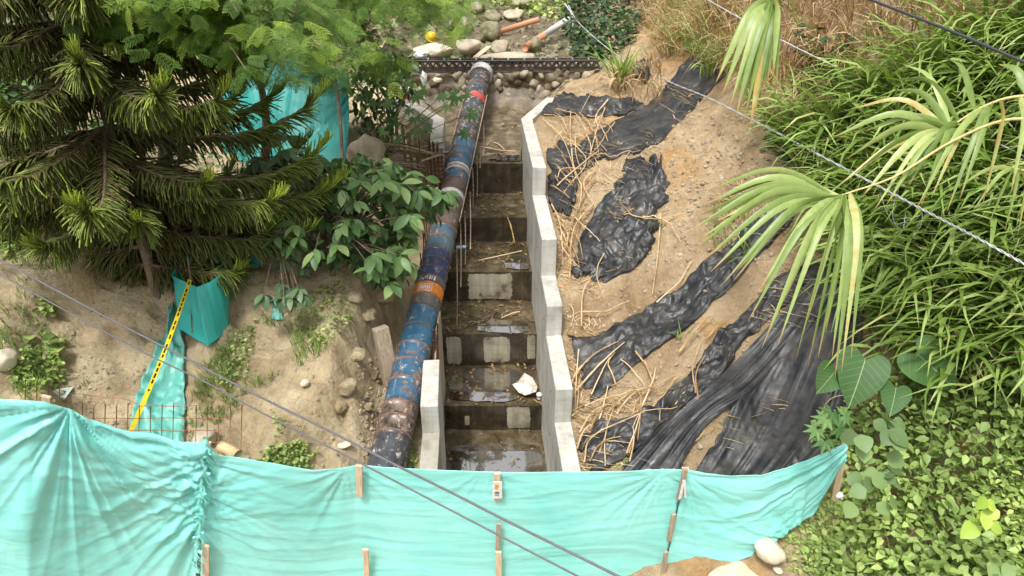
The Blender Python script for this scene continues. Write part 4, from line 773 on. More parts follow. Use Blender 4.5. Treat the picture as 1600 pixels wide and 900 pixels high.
mb.inst(tx, [np.array([[0, 1, 2, 3], [3, 2, 4, 5]])], frame_mat(np.stack([np.cos(az), np.sin(az), RNG.uniform(0, .3, k)], -1)), np.stack([RNG.uniform(.004, .02, k), RNG.uniform(.02, .12, k), np.full(k, .3)], -1), np.stack([x_, y_, z_], -1), RNG.uniform(0, .4, k))
tag(link('leaf_litter', mb.mesh('leaf_litter', M['dry'])), 'twigs and dead leaves on the wet channel steps', kind='stuff')
for i, (a, b, z) in enumerate(((((748, 407), (790, 400), (815, 392)), 'stick on the fourth step', -5.62), (((793, 340), (798, 355), (804, 378)), 'stick leaning on the fifth riser', -5.1), (((745, 228), (790, 238), (815, 235)), 'thin branch on the top step', -4.5), (((783, 497), (800, 492), (812, 487)), 'pale stick over the third step puddle', -6.19), (((735, 508), (760, 498), (778, 485)), 'dark twig on the third step', -6.19), (((770, 222), (780, 228), (788, 234)), 'short dark twig on the top step', -4.5))):
    P = np.array([PH(np.array([p[0]*1.]), np.array([p[1]*1.]), CZ+z)[0] for p in a]); P[1, 2] += .03
    rod('fallen_stick', spline(P, 8), .011, M['cane'] if i != 4 else M['bark'], b, 'sticks on the channel steps', 6, 'stick')
# ------------------------------------------------------------------ rubbish and small items in the channel
c = PH(np.array([820.]), np.array([607.]), CZ-6.80)[0]; a_ = np.linspace(0, 2*np.pi, 9)[:-1]
V = np.array([[c[0]+r*np.cos(t), c[1]+r*np.sin(t)*1.25, c[2]+h] for t, r, h in zip(a_, (.2, .17, .26, .15, .2, .14, .17, .24), (.03, .1, .06, .02, .08, .02, .03, .1))]+[[c[0], c[1], c[2]+.13]]); j = np.arange(8)
o = link('torn_sack', mesh_arrays('torn_sack', V, [np.stack([j, (j+1) % 8, np.full(8, 8)], -1)], mats=[M['sack']])); sb = o.modifiers.new('sub', 'SUBSURF'); sb.subdivision_type = 'SIMPLE'; sb.levels = sb.render_levels = 2; solid(o, .01); tag(o, 'torn muddy white sack on the second channel step', 'sack')
c = PH(np.array([842.]), np.array([622.]), CZ-6.80)[0]; tag(link('foam_cup', MB().add(*tube_arr([c, c+[0, -.02, .09]], [.032, .045], 14)).mesh('foam_cup', M['bag'], True)), 'small white foam cup against the right wall', 'cup')
a = PY(np.array([722.]), np.array([386.]), 10.6)[0]; tag(link('pipe_stub', MB().add(*tube_arr([a-[.1, 0, 0], a+[.07, 0, 0]], .028, 14)).mesh('pipe_stub', M['pvc_blue'], True)), 'short pale blue pipe stub poking out beside the navy pipe', 'pipe stub')
# ------------------------------------------------------------------ left side odds and ends
a = G1(612, 592); Rm = frame_mat(np.array([[-.12, .18, 1.]]))[0]; V, F = box_arr((0, 0, 0), (.2, .85, .14), Rm)
sl_ = bevel(link('concrete_post', MB().add(V, F).mesh('concrete_post', M['wood_old'])), .012); sl_.location = PZ(603., 556., 9.35); tag(sl_, 'short leaning concrete post against the cut earth left of the pipe', 'post')
o = link('paper_sheet', mesh_arrays('paper_sheet', G([70, 103, 116, 86], [627, 626, 608, 612], .03), [np.array([[0, 1, 2, 3]])], mats=[M['paper_green']])); solid(o, .004); tag(o, 'crumpled printed sheet lying on the bare left slope', 'paper')
a = G1(352, 702); b = PZ(372., 712., 6.75); tag(link('pvc_pipe', MB().add(*tube_arr([PZ(345., 698., 6.85), PZ(358., 704., 6.8), b], .06, 18)).mesh('pvc_pipe', M['pvc_cream'], True)), 'stub of cream plastic pipe just behind the fence seam', 'pipe')
rk = [rock_mesh('boulder', 10+i, M['rock'], 3, .3, .75, .15) for i in range(4)]; rkm = [rock_mesh('mossy_boulder', 20+i, M['rock_moss'], 3, .28, .75, .1) for i in range(3)]; rkp = [rock_mesh('pale_boulder', 30+i, M['rock_pale'], 3, .22, .7, .35) for i in range(3)]
def rock(px, py, w, h, meshes, label, group=None, k=0, rz=0., tilt=0., sink=.3, name='boulder'):
    p = G1(px, py); d = float(project(p)[2]); sx, sz = w*d/FPX/2, h*d/FPX/2
    o = link(name, meshes[k % len(meshes)]); o.location = p+[0, 0, sz*(1-sink)]; o.scale = (sx, (sx+sz)/2*1.05, sz*1.25); o.rotation_euler = (0, tilt, rz); return tag(o, label, 'rock', group)
rock(1203, 868, 50, 32, rkp, 'pale angular stone holding down the right end of the fence tarp', None, 0, .3, .35)
rock(1150, 905, 80, 30, rkp, 'flat pale slab at the bottom edge under the fence tarp', None, 1, 0, .0)
rock(1214, 893, 14, 10, rkp, 'small white pebble beside the pale angular stone', None, 2)
rock(12, 572, 30, 40, rkp, 'pale rock at the left edge above the fence', None, 1)
rock(326, 690, 36, 34, rk, 'rounded grey rock behind the wire mesh', None, 2)
rock(578, 262, 60, 70, rk, 'grey boulder in the pit behind the broad leaved bush', None, 3)
rock(538, 697, 22, 8, rkp, 'pale splinter of wood coloured stone behind the fence', None, 1)
rk2 = [rock_mesh('earth_block', 40+i, M['clay'], 3, .3, .8, .5) for i in range(3)]
for i_, (a_, b_, w_) in enumerate(((575, 500, 22), (592, 530, 18), (560, 560, 20), (585, 590, 16), (545, 610, 22), (600, 470, 24), (530, 640, 16), (610, 430, 26), (556, 470, 18), (575, 640, 14))): rock(a_, b_, w_*1.3, w_, rk2, 'earthy block of stone in the cut bank left of the pipe', 'stones in the cut bank', i_, i_*.7)
rock(478, 602, 14, 12, rkp, 'small white stone on the cut earth', None, 0)
rock(765, 65, 34, 34, rkm, 'large mossy boulder left of the orange pipe', 'stream boulders', 0)
rock(782, 84, 30, 26, rk, 'tan boulder below the orange pipe end', 'stream boulders', 1)
rock(735, 82, 44, 26, rk, 'rounded tan boulder behind the pipe outlet', 'stream boulders', 2)
rock(680, 86, 60, 24, rkp, 'long flat pale slab left of the pipe outlet', 'stream boulders', 1)
rock(800, 94, 90, 16, rk, 'long low rock along the truss', 'stream boulders', 3, .1)
rock(717, 54, 30, 32, rk, 'upright tan rock at the feathery branch tips', 'stream boulders', 0, .8)
rock(836, 82, 18, 26, rkm, 'narrow mossy rock under the white pipe half', 'stream boulders', 1)
rock(770, 34, 26, 20, rkm, 'far mossy boulder in the stream', 'stream boulders', 2); rock(745, 20, 26, 18, rkm, 'farthest dark boulder at the top edge', 'stream boulders', 0); rock(803, 30, 34, 18, rk, 'far flat rock above the orange pipe', 'stream boulders', 1)
rock(815, 12, 30, 16, rkm, 'dark rock among the far weeds', 'stream boulders', 1)
def pvc(a, b, r, parts, label, off=.12):
    A, B = G1(*a), G1(*b); A[2] += off; B[2] += off+.15; e = thing('drain_pipe', label, 'pipe', A)
    for f0, f1, m in parts: link('pipe_length', MB().add(*tube_arr([A+(B-A)*f0, A+(B-A)*f1], r, 18)).mesh('pipe_length', M[m], True), e)
pvc((770, 60), (840, 46), .075, [(0, 1, 'pvc_orange')], 'orange plastic pipe lying on the stream bank')
pvc((820, 88), (886, 51), .085, [(0, .4, 'pvc_orange'), (.4, 1, 'pvc_white')], 'plastic pipe half orange half white above the truss', .2)
a, b = G1(766, 75), G1(746, 98); V, F = box_arr((a+b)/2+[0, 0, .1], (.14, np.linalg.norm(b-a)+.3, .04), frame_mat((b-a+[0, 0, .1])[None])[0]); tag(link('plank', MB().add(V, F).mesh('plank', M['wood'])), 'pale plank leaning behind the truss', 'plank')
a = G1(674, 65); hm = thing('hard_hat', 'yellow hard hat like plastic shell on the stream bank', 'helmet', a)
t_ = np.linspace(0, 1.5, 9); V, F = tube_arr(np.stack([0*t_, 0*t_, .16*np.sin(t_)], -1), .13*np.cos(t_)+.004, 20); o = link('shell', MB().add(V, F).mesh('shell', M['yellow'], True), hm); o.matrix_parent_inverse = Matrix(); o.location = (0, 0, .12); o.rotation_euler = (.9, 0, .5)
V, F = tube_arr([(0, 0, 0), (0, 0, .015)], [.17, .17], 20); o = link('brim', MB().add(V, F).mesh('brim', M['yellow'], True), hm); o.matrix_parent_inverse = Matrix(); o.location = (0, 0, .12); o.rotation_euler = (.9, 0, .5)
def crumple(px, py, w, h, m, name, label, cat, seed, depth=None):
    p = G1(px, py) if depth is None else PZ(float(px), float(py), depth); d = float(project(p)[2]); me = rock_mesh(name, seed, M[m], 3, .5, .8)
    o = link(name, me); o.location = p+[0, 0, h*d/FPX*.35]; o.scale = (w*d/FPX/2, w*d/FPX/2.4, h*d/FPX/2); return tag(o, label, cat)
crumple(660, 92, 26, 16, 'bag', 'plastic_bag', 'white plastic bag on the slab left of the pipe outlet', 'bag', 61)
crumple(663, 135, 11, 34, 'bag', 'rag', 'white rag hanging on the stones left of the pipe', 'rag', 62, 15.6)
crumple(684, 128, 16, 10, 'rock_pale', 'pale_stone', 'pale stone set in the bank left of the pipe top', 'rock', 63, 15.6)
crumple(292, 358, 30, 12, 'bag', 'white_litter', 'scrap of white litter under the conifer', 'litter', 64)
crumple(1312, 778, 12, 12, 'bag', 'white_litter', 'scrap of white litter by the right end of the fence', 'litter', 65, 6.2)
tn = thing('paint_tin', 'white and red paint tin on the wing of the upper left wall', 'tin', (-2.28, 14.55, CZ-3.825))
for z0, z1, m in ((0, .08, 'p_white'), (.08, .2, 'red_tin'), (.2, .3, 'p_white')):
    link('tin_band', MB().add(*tube_arr([(-2.28, 14.5, CZ-3.82+z0), (-2.28, 14.5, CZ-3.82+z1)], .13, 20)).mesh('tin_band', M[m]), tn)
# stakes and brushwood in the pit behind the upper left wall
for i in range(6):
    x = -1.62-.17*i; y = 12.1+.32*i; V, F = box_arr((x, y, CZ-4.55), (.06, .04, 1.3), frame_mat(np.array([[0, 1., .05*(i % 3)]]))[0])
    tag(link('formwork_stake', MB().add(V, F).mesh('formwork_stake', M['wood_old'])), 'thin wooden stake propping the back of the upper left wall', 'stake', 'formwork stakes')
for i in range(22):
    p = PZ(random.uniform(595, 668), random.uniform(225, 285), random.uniform(12.0, 12.8)); az = random.uniform(-.6, .6); L_ = random.uniform(.3, .7); d = np.array([math.cos(az), math.sin(az), random.uniform(-.3, .3)])*L_
    rod('brushwood_stick', spline([p-d, p+[0, 0, .04], p+d], 6), random.uniform(.008, .018), M['wood_old'] if i % 2 else M['bark'], 'grey stick in the brushwood pile behind the upper left wall', 'brushwood pile', 5, 'stick')
# ------------------------------------------------------------------ leaf templates  (y along the leaf, x across, z up)
def leaf_tpl(w=.5, n=4, cup=.12, droop=.15, pk=.45, tip=1.):
    """folded leaf blade of length 1: three columns"""
    t = np.linspace(0, 1, n+1); h = w/2*np.sin(np.pi*t**(math.log(.5)/math.log(pk)))**.8; h[0] = .01; h[-1] = .004*tip
    V = np.concatenate([np.stack([-h, t, h*cup*2-droop*t**2], -1), np.stack([0*t, t, -droop*t**2], -1), np.stack([h, t, h*cup*2-droop*t**2], -1)]); k = n+1
    F = np.array([[a+i, a+k+i, a+k+i+1, a+i+1] for a in (0, k) for i in range(n)]); return V, [F]
def star_tpl(lobes=7, inner=.42):
    V = [(0, 0, 0.02)]; 
    for i in range(lobes*2+1):
        a = math.radians(-150+300*i/(lobes*2)); L = (1-.25*abs(a)/2.6) if i % 2 else inner; V.append((math.sin(a)*L*.55, math.cos(a)*L*.55, -.12*L*L*(1 if i % 2 else .3)))
    n = lobes*2+1; return np.array(V), [np.array([[0, i+1, i+2] for i in range(n-1)])[:, ::-1]]
def heart_tpl(n=14):
    t = np.linspace(0, 1, n); R = []
    for s in (-1, 1):
        P = np.array([[0, .02], [.22, -.2], [.42, -.12], [.5, .12], [.44, .42], [.26, .74], [.0, 1.02]]); Q = spline(P, n); Q[:, 0] *= s; R.append(Q)
    mid = np.stack([0*t, np.linspace(.02, 1.02, n)], -1); V = []; 
    for s, Q in zip((-1, 1), R):
        for f in (1, .55): q = mid*(1-f)+Q*f; V.append(np.stack([q[:, 0], q[:, 1], .10*np.abs(q[:, 0])-.25*q[:, 1]**2+.012*np.sin(q[:, 1]*22+np.abs(q[:, 0])*8)*(f > .9)], -1))
    V.append(np.stack([0*t, mid[:, 1], -.25*mid[:, 1]**2-.01], -1)); V = np.concatenate(V); F = []
    for a, b, fl in ((0, n, 0), (n, 4*n, 0), (2*n, 3*n, 1), (3*n, 4*n, 1)):
        for i in range(n-1): q = [a+i, b+i, b+i+1, a+i+1]; F.append(q[::-1] if fl else q)
    return V, [np.array(F)]
LEAF4 = leaf_tpl(.5, 3); LEAF_W = leaf_tpl(.7, 4, .15, .2); LEAF_EL = leaf_tpl(.46, 5, .12, .28, .5)
def scatter_leaves(mb, P, size, tpl, rg, upb=.8, az=None, pitch=(-.5, .4), var=None, aspect=1.):
    m = len(P); a = rg.uniform(0, 2*np.pi, m) if az is None else az; p = rg.uniform(*pitch, m)
    d = np.stack([np.cos(a)*np.cos(p), np.sin(a)*np.cos(p), np.sin(p)], -1); up = np.array([0, 0, 1.])+rg.normal(size=(m, 3))*(1-upb)
    sz = size*rg.uniform(.6, 1.25, m); mb.inst(tpl[0], tpl[1], frame_mat(d, up), np.stack([sz*aspect, sz, sz], -1), P, rg.random(m) if var is None else var); return mb
def blades(P, az, L, W, droop, rg, nseg=6, elev=(1.0, 1.45), stiff=None):
    """arched grass blades -> (V,F,n per blade)"""
    m = len(P); t = np.linspace(0, 1, nseg+1); e0 = rg.uniform(*elev, m); de = droop
    th = e0[:, None]-de[:, None]*t[None]**1.5; ds = L[:, None]/nseg
    r = np.concatenate([np.zeros((m, 1)), np.cumsum(np.cos(th[:, :-1])*ds, 1)], 1); z = np.concatenate([np.zeros((m, 1)), np.cumsum(np.sin(th[:, :-1])*ds, 1)], 1)
    az2 = az[:, None]+rg.normal(size=(m, 1))*.25*t[None]**2
    C = P[:, None]+np.stack([np.cos(az2)*r, np.sin(az2)*r, z], -1); side = np.stack([-np.sin(az2), np.cos(az2), 0*az2], -1)
    side = side+rg.normal(size=(m, 1, 3))*.25; side /= np.linalg.norm(side, axis=-1, keepdims=True)
    w = (W[:, None]*np.minimum(t*3+.35, 1)*(1-t**3)+.0008)[..., None]; up = np.stack([-np.sin(th)*np.cos(az2), -np.sin(th)*np.sin(az2), np.cos(th)], -1)
    V = np.stack([C-side*w+up*w*.35, C, C+side*w+up*w*.35], 2).reshape(-1, 3); k = (nseg+1)*3
    f = np.array([[i*3+c, i*3+c+1, i*3+c+4, i*3+c+3] for i in range(nseg) for c in (0, 1)]); F = (f[None]+(np.arange(m)*k)[:, None, None]).reshape(-1, 4); return V, [F], k
def grass_obj(name, label, P, rg, m='grass', L=(.4, .9), W=(.007, .016), droop=(.8, 2.4), az0=None, azs=1.2, var=(0, 1), kind='stuff', elev=(1.0, 1.45)):
    n = len(P); az = rg.uniform(0, 2*np.pi, n) if az0 is None else rg.normal(az0, azs, n)
    V, F, k = blades(P, az, rg.uniform(*L, n), rg.uniform(*W, n), rg.uniform(*droop, n), rg, nseg=3 if m == 'dry' or L[1] < .6 else 6, elev=elev)
    vv = np.repeat(rg.uniform(*var, n), k); o = link(name, mesh_arrays(name, V, F, vv, True, [M[m]])); return tag(o, label, kind=kind)
def ground_pts(poly, n, rg, xr_=(.5, 12), yr_=(3, 30), dens=None):
    """points spread evenly over the terrain whose picture falls inside a photo polygon"""
    out = []; tot = 0
    for _ in range(60):
        x = rg.uniform(*xr_, n*4); y = yr_[0]+(yr_[1]-yr_[0])*rg.random(n*4)**1.6; z = ground(x, y); P = np.stack([x, y, z], -1); a, b, c = project(P); k = inpoly(a, b, poly)
        if dens is not None: k &= dens(a, b, rg)
        out.append(P[k]); tot += k.sum()
        if tot >= n: break
    return np.concatenate(out)[:n]
rg = np.random.default_rng(3)
# ------------------------------------------------------------------ tall grass on the right bank
GP = [(1325, 200), (1420, 150), (1600, 60), (1720, 0), (2080, -120), (2080, 700), (1700, 660), (1560, 640), (1480, 600), (1410, 565), (1365, 530), (1345, 440), (1300, 340), (1240, 262)]
cl = ground_pts(GP, 860, rg, (2.5, 11), (2.5, 18)); P = np.repeat(cl, 8, 0)+rg.normal(size=(len(cl)*8, 3))*[.09, .09, 0]; P[:, 2] = ground(P[:, 0], P[:, 1])-.02
grass_obj('tall_grass', 'tall arching green grass covering the right bank', P, rg, L=(.8, 1.7), W=(.018, .04), droop=(1.4, 3.1), az0=math.pi*1.05, azs=1.1, var=(.1, .97))
P = np.repeat(cl, 5, 0)+rg.normal(size=(len(cl)*5, 3))*[.12, .12, 0]; P[:, 2] = ground(P[:, 0], P[:, 1])-.02
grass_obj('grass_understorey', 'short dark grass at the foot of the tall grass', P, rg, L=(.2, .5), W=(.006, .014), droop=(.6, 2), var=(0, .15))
P = ground_pts(GP, 1600, rg, (2.5, 11), (2.5, 18)); grass_obj('dead_stems', 'dead straw stems standing among the tall green grass', P, rg, 'dry', (.6, 1.3), (.004, .01), (.3, 2.4), math.pi*1.05, 1.2, (.2, 1), elev=(.7, 1.4))
DP = [(990, -80), (1000, 40), (1035, 95), (1090, 100), (1180, 165), (1230, 210), (1310, 215), (1430, 150), (1600, 62), (1720, 10), (2080, -110), (2080, -260), (1000, -260)]
P = ground_pts(DP, 14500, rg, (1.5, 14), (6, 34)); grass_obj('dry_grass', 'matted straw coloured dead grass hanging on the upper bank', P, rg, 'dry', (.5, 1.2), (.005, .013), (1.2, 3.0), math.pi*1.15, .9, (0, .85), elev=(.6, 1.4))
P = ground_pts(DP, 2600, rg, (1.5, 14), (6, 34), lambda a, b, r: fbm(a*.01, b*.01, 0, 2, 77) > -.1); grass_obj('tall_grass', 'green grass blades mixed into the dead grass of the upper bank', P, rg, 'grass', (.5, 1.1), (.007, .015), (.8, 2.6), math.pi*1.1, 1.0, (.1, .95))
for (pol, n, lab) in (([(1050, 60), (1130, 90), (1220, 190), (1150, 120), (1090, 100)], 260, 'grass fringe above the upper black sheet'), ([(1180, 180), (1260, 200), (1330, 300), (1290, 330), (1220, 230)], 420, 'grass fringe where the bare bank meets the grass'),
                      ([(1110, 330), (1180, 330), (1180, 420), (1110, 420)], 60, 'sparse grass below the palm fronds'), ([(960, 120), (1040, 100), (1040, 165), (960, 165)], 200, 'dry weeds round the spiky plant')):
    P = ground_pts(pol, n, rg, (1, 8), (4, 20)); grass_obj('grass_fringe', lab, P, rg, 'dry' if 'dry' in lab else 'grass', (.25, .7), (.006, .013), (.8, 2.6), math.pi*1.1, 1.2, (.1, .95))
def tuft(px, py, n, L, W, label, m='grass', name='grass_tuft', droop=(.4, 2.0), az0=None, var=(.3, .9), cat='plant', spread=.05, elev=(.9, 1.5)):
    p = G1(px, py); P = np.repeat(p[None], n, 0)+rg.normal(size=(n, 3))*[spread, spread, 0]; az = rg.uniform(0, 2*np.pi, n) if az0 is None else rg.normal(az0, .8, n); t = thing(name, label, cat, p)
    V, F, k = blades(P, az, rg.uniform(L*.6, L, n), rg.uniform(W*.6, W, n), rg.uniform(*droop, n), rg, 7, elev); vv = np.repeat(rg.uniform(*var, n), k); kk = k
    for i in range(n):                                          # every long leaf a part of its own
        link('blade', mesh_arrays('blade', V[i*kk:(i+1)*kk], [F[0][:12 if False else kk//3*2-2]], vv[i*kk:(i+1)*kk], True, [M[m]]), t)
    return t
tuft(968, 138, 46, 1.15, .026, 'spiky green plant with long strap leaves above the angled wall', name='strap_leaf_plant', droop=(.1, 1.7), spread=.06)
tuft(965, 142, 22, .9, .02, 'dead straw coloured leaves drooping under the spiky plant', 'dry', 'dead_leaf_skirt', (1.8, 3.2), var=(.4, 1))
tuft(1235, 235, 16, 1.5, .034, 'large arching grass tuft by the cable on the bank edge', droop=(.8, 2.5), az0=2.6)
tuft(1340, 365, 14, 1.3, .03, 'broad bladed grass tuft beside the upper palm frond', droop=(.8, 2.4), az0=2.8); tuft(1105, 120, 20, .9, .018, 'grass tuft overhanging the upper black sheet', droop=(1, 2.6), az0=3.6)
tuft(1060, 530, 5, .35, .01, 'small green grass sprig on the long black sheet', droop=(.5, 1.8)); tuft(1025, 360, 5, .35, .008, 'thin grass sprig beside the isolated crumpled sheet', droop=(.3, 1.2))
tuft(1385, 905, 14, .95, .013, 'pale arching grass tuft at the bottom edge among the vines', droop=(.9, 2.4), var=(.85, .95))
tuft(1130, 30, 26, 1.3, .02, 'pale yellow grass tuft at the top edge', 'dry', droop=(.8, 2.6), az0=3.4, var=(.6, 1)); tuft(1040, 45, 24, 1.2, .018, 'yellowish grass tuft drooping over the dark vines', 'dry', droop=(1.2, 2.8), az0=3.6, var=(.6, 1))
# ------------------------------------------------------------------ palm fronds
def frond(name, label, rach, leaf_px, dep_tip, wid=.03, fs=1.):
    """rachis: px/depth list; leaflets: list of (start fraction, tip px, tip depth)"""
    R = spline(np.array([PZ(float(a), float(b), d) for a, b, d in rach]), 30); t = thing(name, label, 'palm frond', R[0])
    link('rachis', MB().add(*tube_arr(R, np.linspace(.018, .006, 30), 8)).mesh('rachis', M['rachis'], True), t)
    for (f, tx, ty, td) in leaf_px:
        f = 1-(1-f)*fs; a = R[min(int(f*29), 29)]; b = PZ(float(tx), float(ty), td); L = np.linalg.norm(b-a); mid = (a+b)/2+[0, 0, L*random.uniform(.13, .24)]
        if ty > 400: mid = a*.62+b*.38+(b-a)*[.12, .12, 0]+[0, 0, L*.14]
        n = 12; C = spline([a, mid, b], n); tt = np.linspace(0, 1, n); w = wid*random.uniform(.8, 1.15)*np.minimum(.35+tt*4, 1)*(1-tt**2.2)+.001
        T = np.gradient(C, axis=0); T /= np.linalg.norm(T, axis=1)[:, None]; view = C-CAM; S = np.cross(T, view+RNG.normal(size=3)*3); S /= np.linalg.norm(S, axis=1)[:, None]; Nn = np.cross(S, T)
        V = np.stack([C-S*w[:, None]+Nn*w[:, None]*.3, C, C+S*w[:, None]+Nn*w[:, None]*.3], 1); o = link('leaflet', mesh_arrays('leaflet', V, [grid_faces(n, 3)], np.repeat(tt*.92, 3), True, [M['palm']]), t)
frond('palm_frond', 'large yellow green palm frond drooping over the black plastic sheets', [(1900, 300, 5.0), (1700, 205, 5.3), (1620, 188, 5.4), (1560, 190, 5.5), (1480, 225, 5.55), (1400, 275, 5.6), (1330, 300, 5.65), (1300, 310, 5.7)],
      [(.98, 1092, 352, 5.6), (.97, 1085, 378, 5.5), (.96, 1098, 408, 5.5), (.98, 1100, 320, 5.8), (.95, 1128, 445, 5.45), (.97, 1105, 298, 5.9), (.985, 1072, 365, 5.55), (.975, 1080, 395, 5.5), (.965, 1110, 425, 5.5), (.955, 1145, 440, 5.6), (.99, 1090, 338, 5.7), (.985, 1125, 312, 5.8), (.935, 1170, 500, 5.45), (.915, 1215, 540, 5.4), (.89, 1262, 575, 5.38), (.87, 1305, 590, 5.35), (.94, 1185, 455, 5.45), (.93, 1190, 545, 5.4), (.92, 1225, 470, 5.4), (.9, 1242, 568, 5.35), (.88, 1278, 560, 5.35), (.86, 1300, 560, 5.35), (.84, 1315, 580, 5.35), (.9, 1262, 500, 5.5), (.85, 1330, 560, 5.4), (.93, 1150, 425, 5.7), (.96, 1120, 345, 5.75), (.9, 1210, 430, 5.7), (.95, 1140, 300, 5.9), (.88, 1290, 520, 5.6)], 5.5, .034, 5/7)
frond('palm_frond', 'upper palm frond reaching in from the right edge with pale midrib', [(1900, 250, 5.2), (1720, 155, 5.5), (1600, 150, 5.6), (1540, 165, 5.7), (1490, 195, 5.75), (1475, 205, 5.8)],
      [(.98, 1310, 290, 5.8), (.97, 1345, 310, 5.7), (.96, 1320, 250, 5.9), (.95, 1300, 215, 6.0), (.9, 1340, 190, 6.0), (.85, 1395, 140, 6.1), (.8, 1410, 100, 6.2), (.7, 1395, 125, 6.2), (.6, 1470, 90, 6.0), (.55, 1430, 330, 5.6), (.5, 1480, 330, 5.55), (.45, 1500, 310, 5.5), (.4, 1535, 320, 5.5), (.6, 1455, 310, 5.6), (.7, 1420, 290, 5.7), (.92, 1365, 330, 5.7), (.8, 1400, 300, 5.7), (.3, 1580, 300, 5.4), (.25, 1560, 100, 5.8), (.9, 1330, 170, 6.1), (.97, 1330, 275, 5.75), (.94, 1385, 320, 5.65), (.9, 1360, 225, 5.9), (.85, 1350, 205, 5.95), (.75, 1440, 320, 5.6)], 5.7, .034, .8)
frond('palm_frond', 'pleated palm frond hanging down from the top edge', [(1230, -40, 6.6), (1215, -15, 6.6), (1205, 0, 6.6)],
      [(1, 1118, 130, 6.6), (1, 1128, 150, 6.55), (1, 1140, 168, 6.5), (1, 1150, 180, 6.5), (1, 1162, 190, 6.5), (1, 1172, 200, 6.5), (1, 1180, 175, 6.5), (1, 1190, 150, 6.5), (1, 1200, 125, 6.5), (1, 1214, 128, 6.5), (1, 1208, 118, 6.45), (1, 1124, 110, 6.7), (1, 1146, 160, 6.7), (1, 1170, 165, 6.7), (1, 1134, 128, 6.75), (1, 1156, 175, 6.6), (1, 1184, 160, 6.6), (1, 1195, 140, 6.6), (1, 1166, 180, 6.6)], 6.5, .05)
frond('palm_frond', 'fine palm frond lying against the grass at the right edge', [(1900, 420, 5.6), (1720, 310, 6.0), (1610, 270, 6.2), (1580, 262, 6.2)], [(.95, 1520, 330, 6.2), (.9, 1545, 350, 6.1), (.8, 1570, 360, 6.1), (.95, 1500, 290, 6.3), (.7, 1590, 370, 6.0)], 6, .022, 2/3)
# ------------------------------------------------------------------ elephant ear leaves
def alo_mat():
    m, nt, b = mat('elephant_ear_leaf', .5, 0, .25); tc = nt.nodes.new('ShaderNodeTexCoord'); sx = nt.nodes.new('ShaderNodeSeparateXYZ'); nt.links.new(tc.outputs['Object'], sx.inputs[0])
    ab = nt.nodes.new('ShaderNodeMath'); ab.operation = 'ABSOLUTE'; nt.links.new(sx.outputs[0], ab.inputs[0])
    v = madd(nt, ab.outputs[0], -.75, sx.outputs[1]); wv = nt.nodes.new('ShaderNodeMath'); wv.operation = 'PINGPONG'; wv.inputs[1].default_value = .075; nt.links.new(v, wv.inputs[0])
    vein = ramp(nt, wv.outputs[0], [(.0, (.7, .7, .7)), (.002, (.7, .7, .7)), (.007, (0, 0, 0))]); rib = ramp(nt, ab.outputs[0], [(.005, (1, 1, 1)), (.012, (0, 0, 0))])
    c = mixc(nt, objrand(nt), (.03, .075, .026), (.075, .16, .042)); c = mixc(nt, .35, c, ramp(nt, noise(nt, 7, 4), [(.3, (.6, .6, .6)), (.7, (1.2, 1.2, 1.1))]), 'MULTIPLY')
    c = mixc(nt, vein, c, (.16, .27, .10)); c = mixc(nt, rib, c, (.30, .40, .18)); nt.links.new(c, b.inputs['Base Color'])
    t = nt.nodes.new('ShaderNodeBsdfTranslucent'); nt.links.new(c, t.inputs[0]); mx = nt.nodes.new('ShaderNodeMixShader'); mx.inputs[0].default_value = .2
    nt.links.new(b.outputs[0], mx.inputs[1]); nt.links.new(t.outputs[0], mx.inputs[2]); nt.links.new(mx.outputs[0], nt.nodes['Material Output'].inputs[0]); return m
M['alo'] = alo_mat(); HV, HF = heart_tpl(); HM = mesh_arrays('leaf_blade', HV, HF, smooth=True, mats=[M['alo']])
EG = G1(1395, 640); ear = thing('elephant_ear_plant', 'elephant ear plant with big heart shaped leaves at the edge of the grass', 'plant', EG)
for (px, py, tx, ty, d, w) in ((1352, 562, 1336, 618, 6.9, .5), (1432, 552, 1476, 588, 6.95, .5), (1305, 580, 1288, 602, 7.0, .32), (1400, 606, 1396, 636, 6.85, .3)):
    a, b = PZ(float(px), float(py), d), PZ(float(tx), float(ty), d-.12); y = (b-a); o = link('leaf_blade', HM, ear); o.matrix_parent_inverse = Matrix(); R = frame_mat(y[None], (np.array([-.25, -.8, .75]))[None])[0]
    o.matrix_local = Matrix.Translation(Vector(a)-ear.location) @ Matrix(R.tolist()).to_4x4() @ Matrix.Diagonal((w, max(w, np.linalg.norm(y)), w, 1))
    link('leaf_stalk', MB().add(*tube_arr(spline([EG, (EG+a)/2+[0, .05, .15], a], 10), .014, 7)).mesh('leaf_stalk', M['stem'], True), ear)
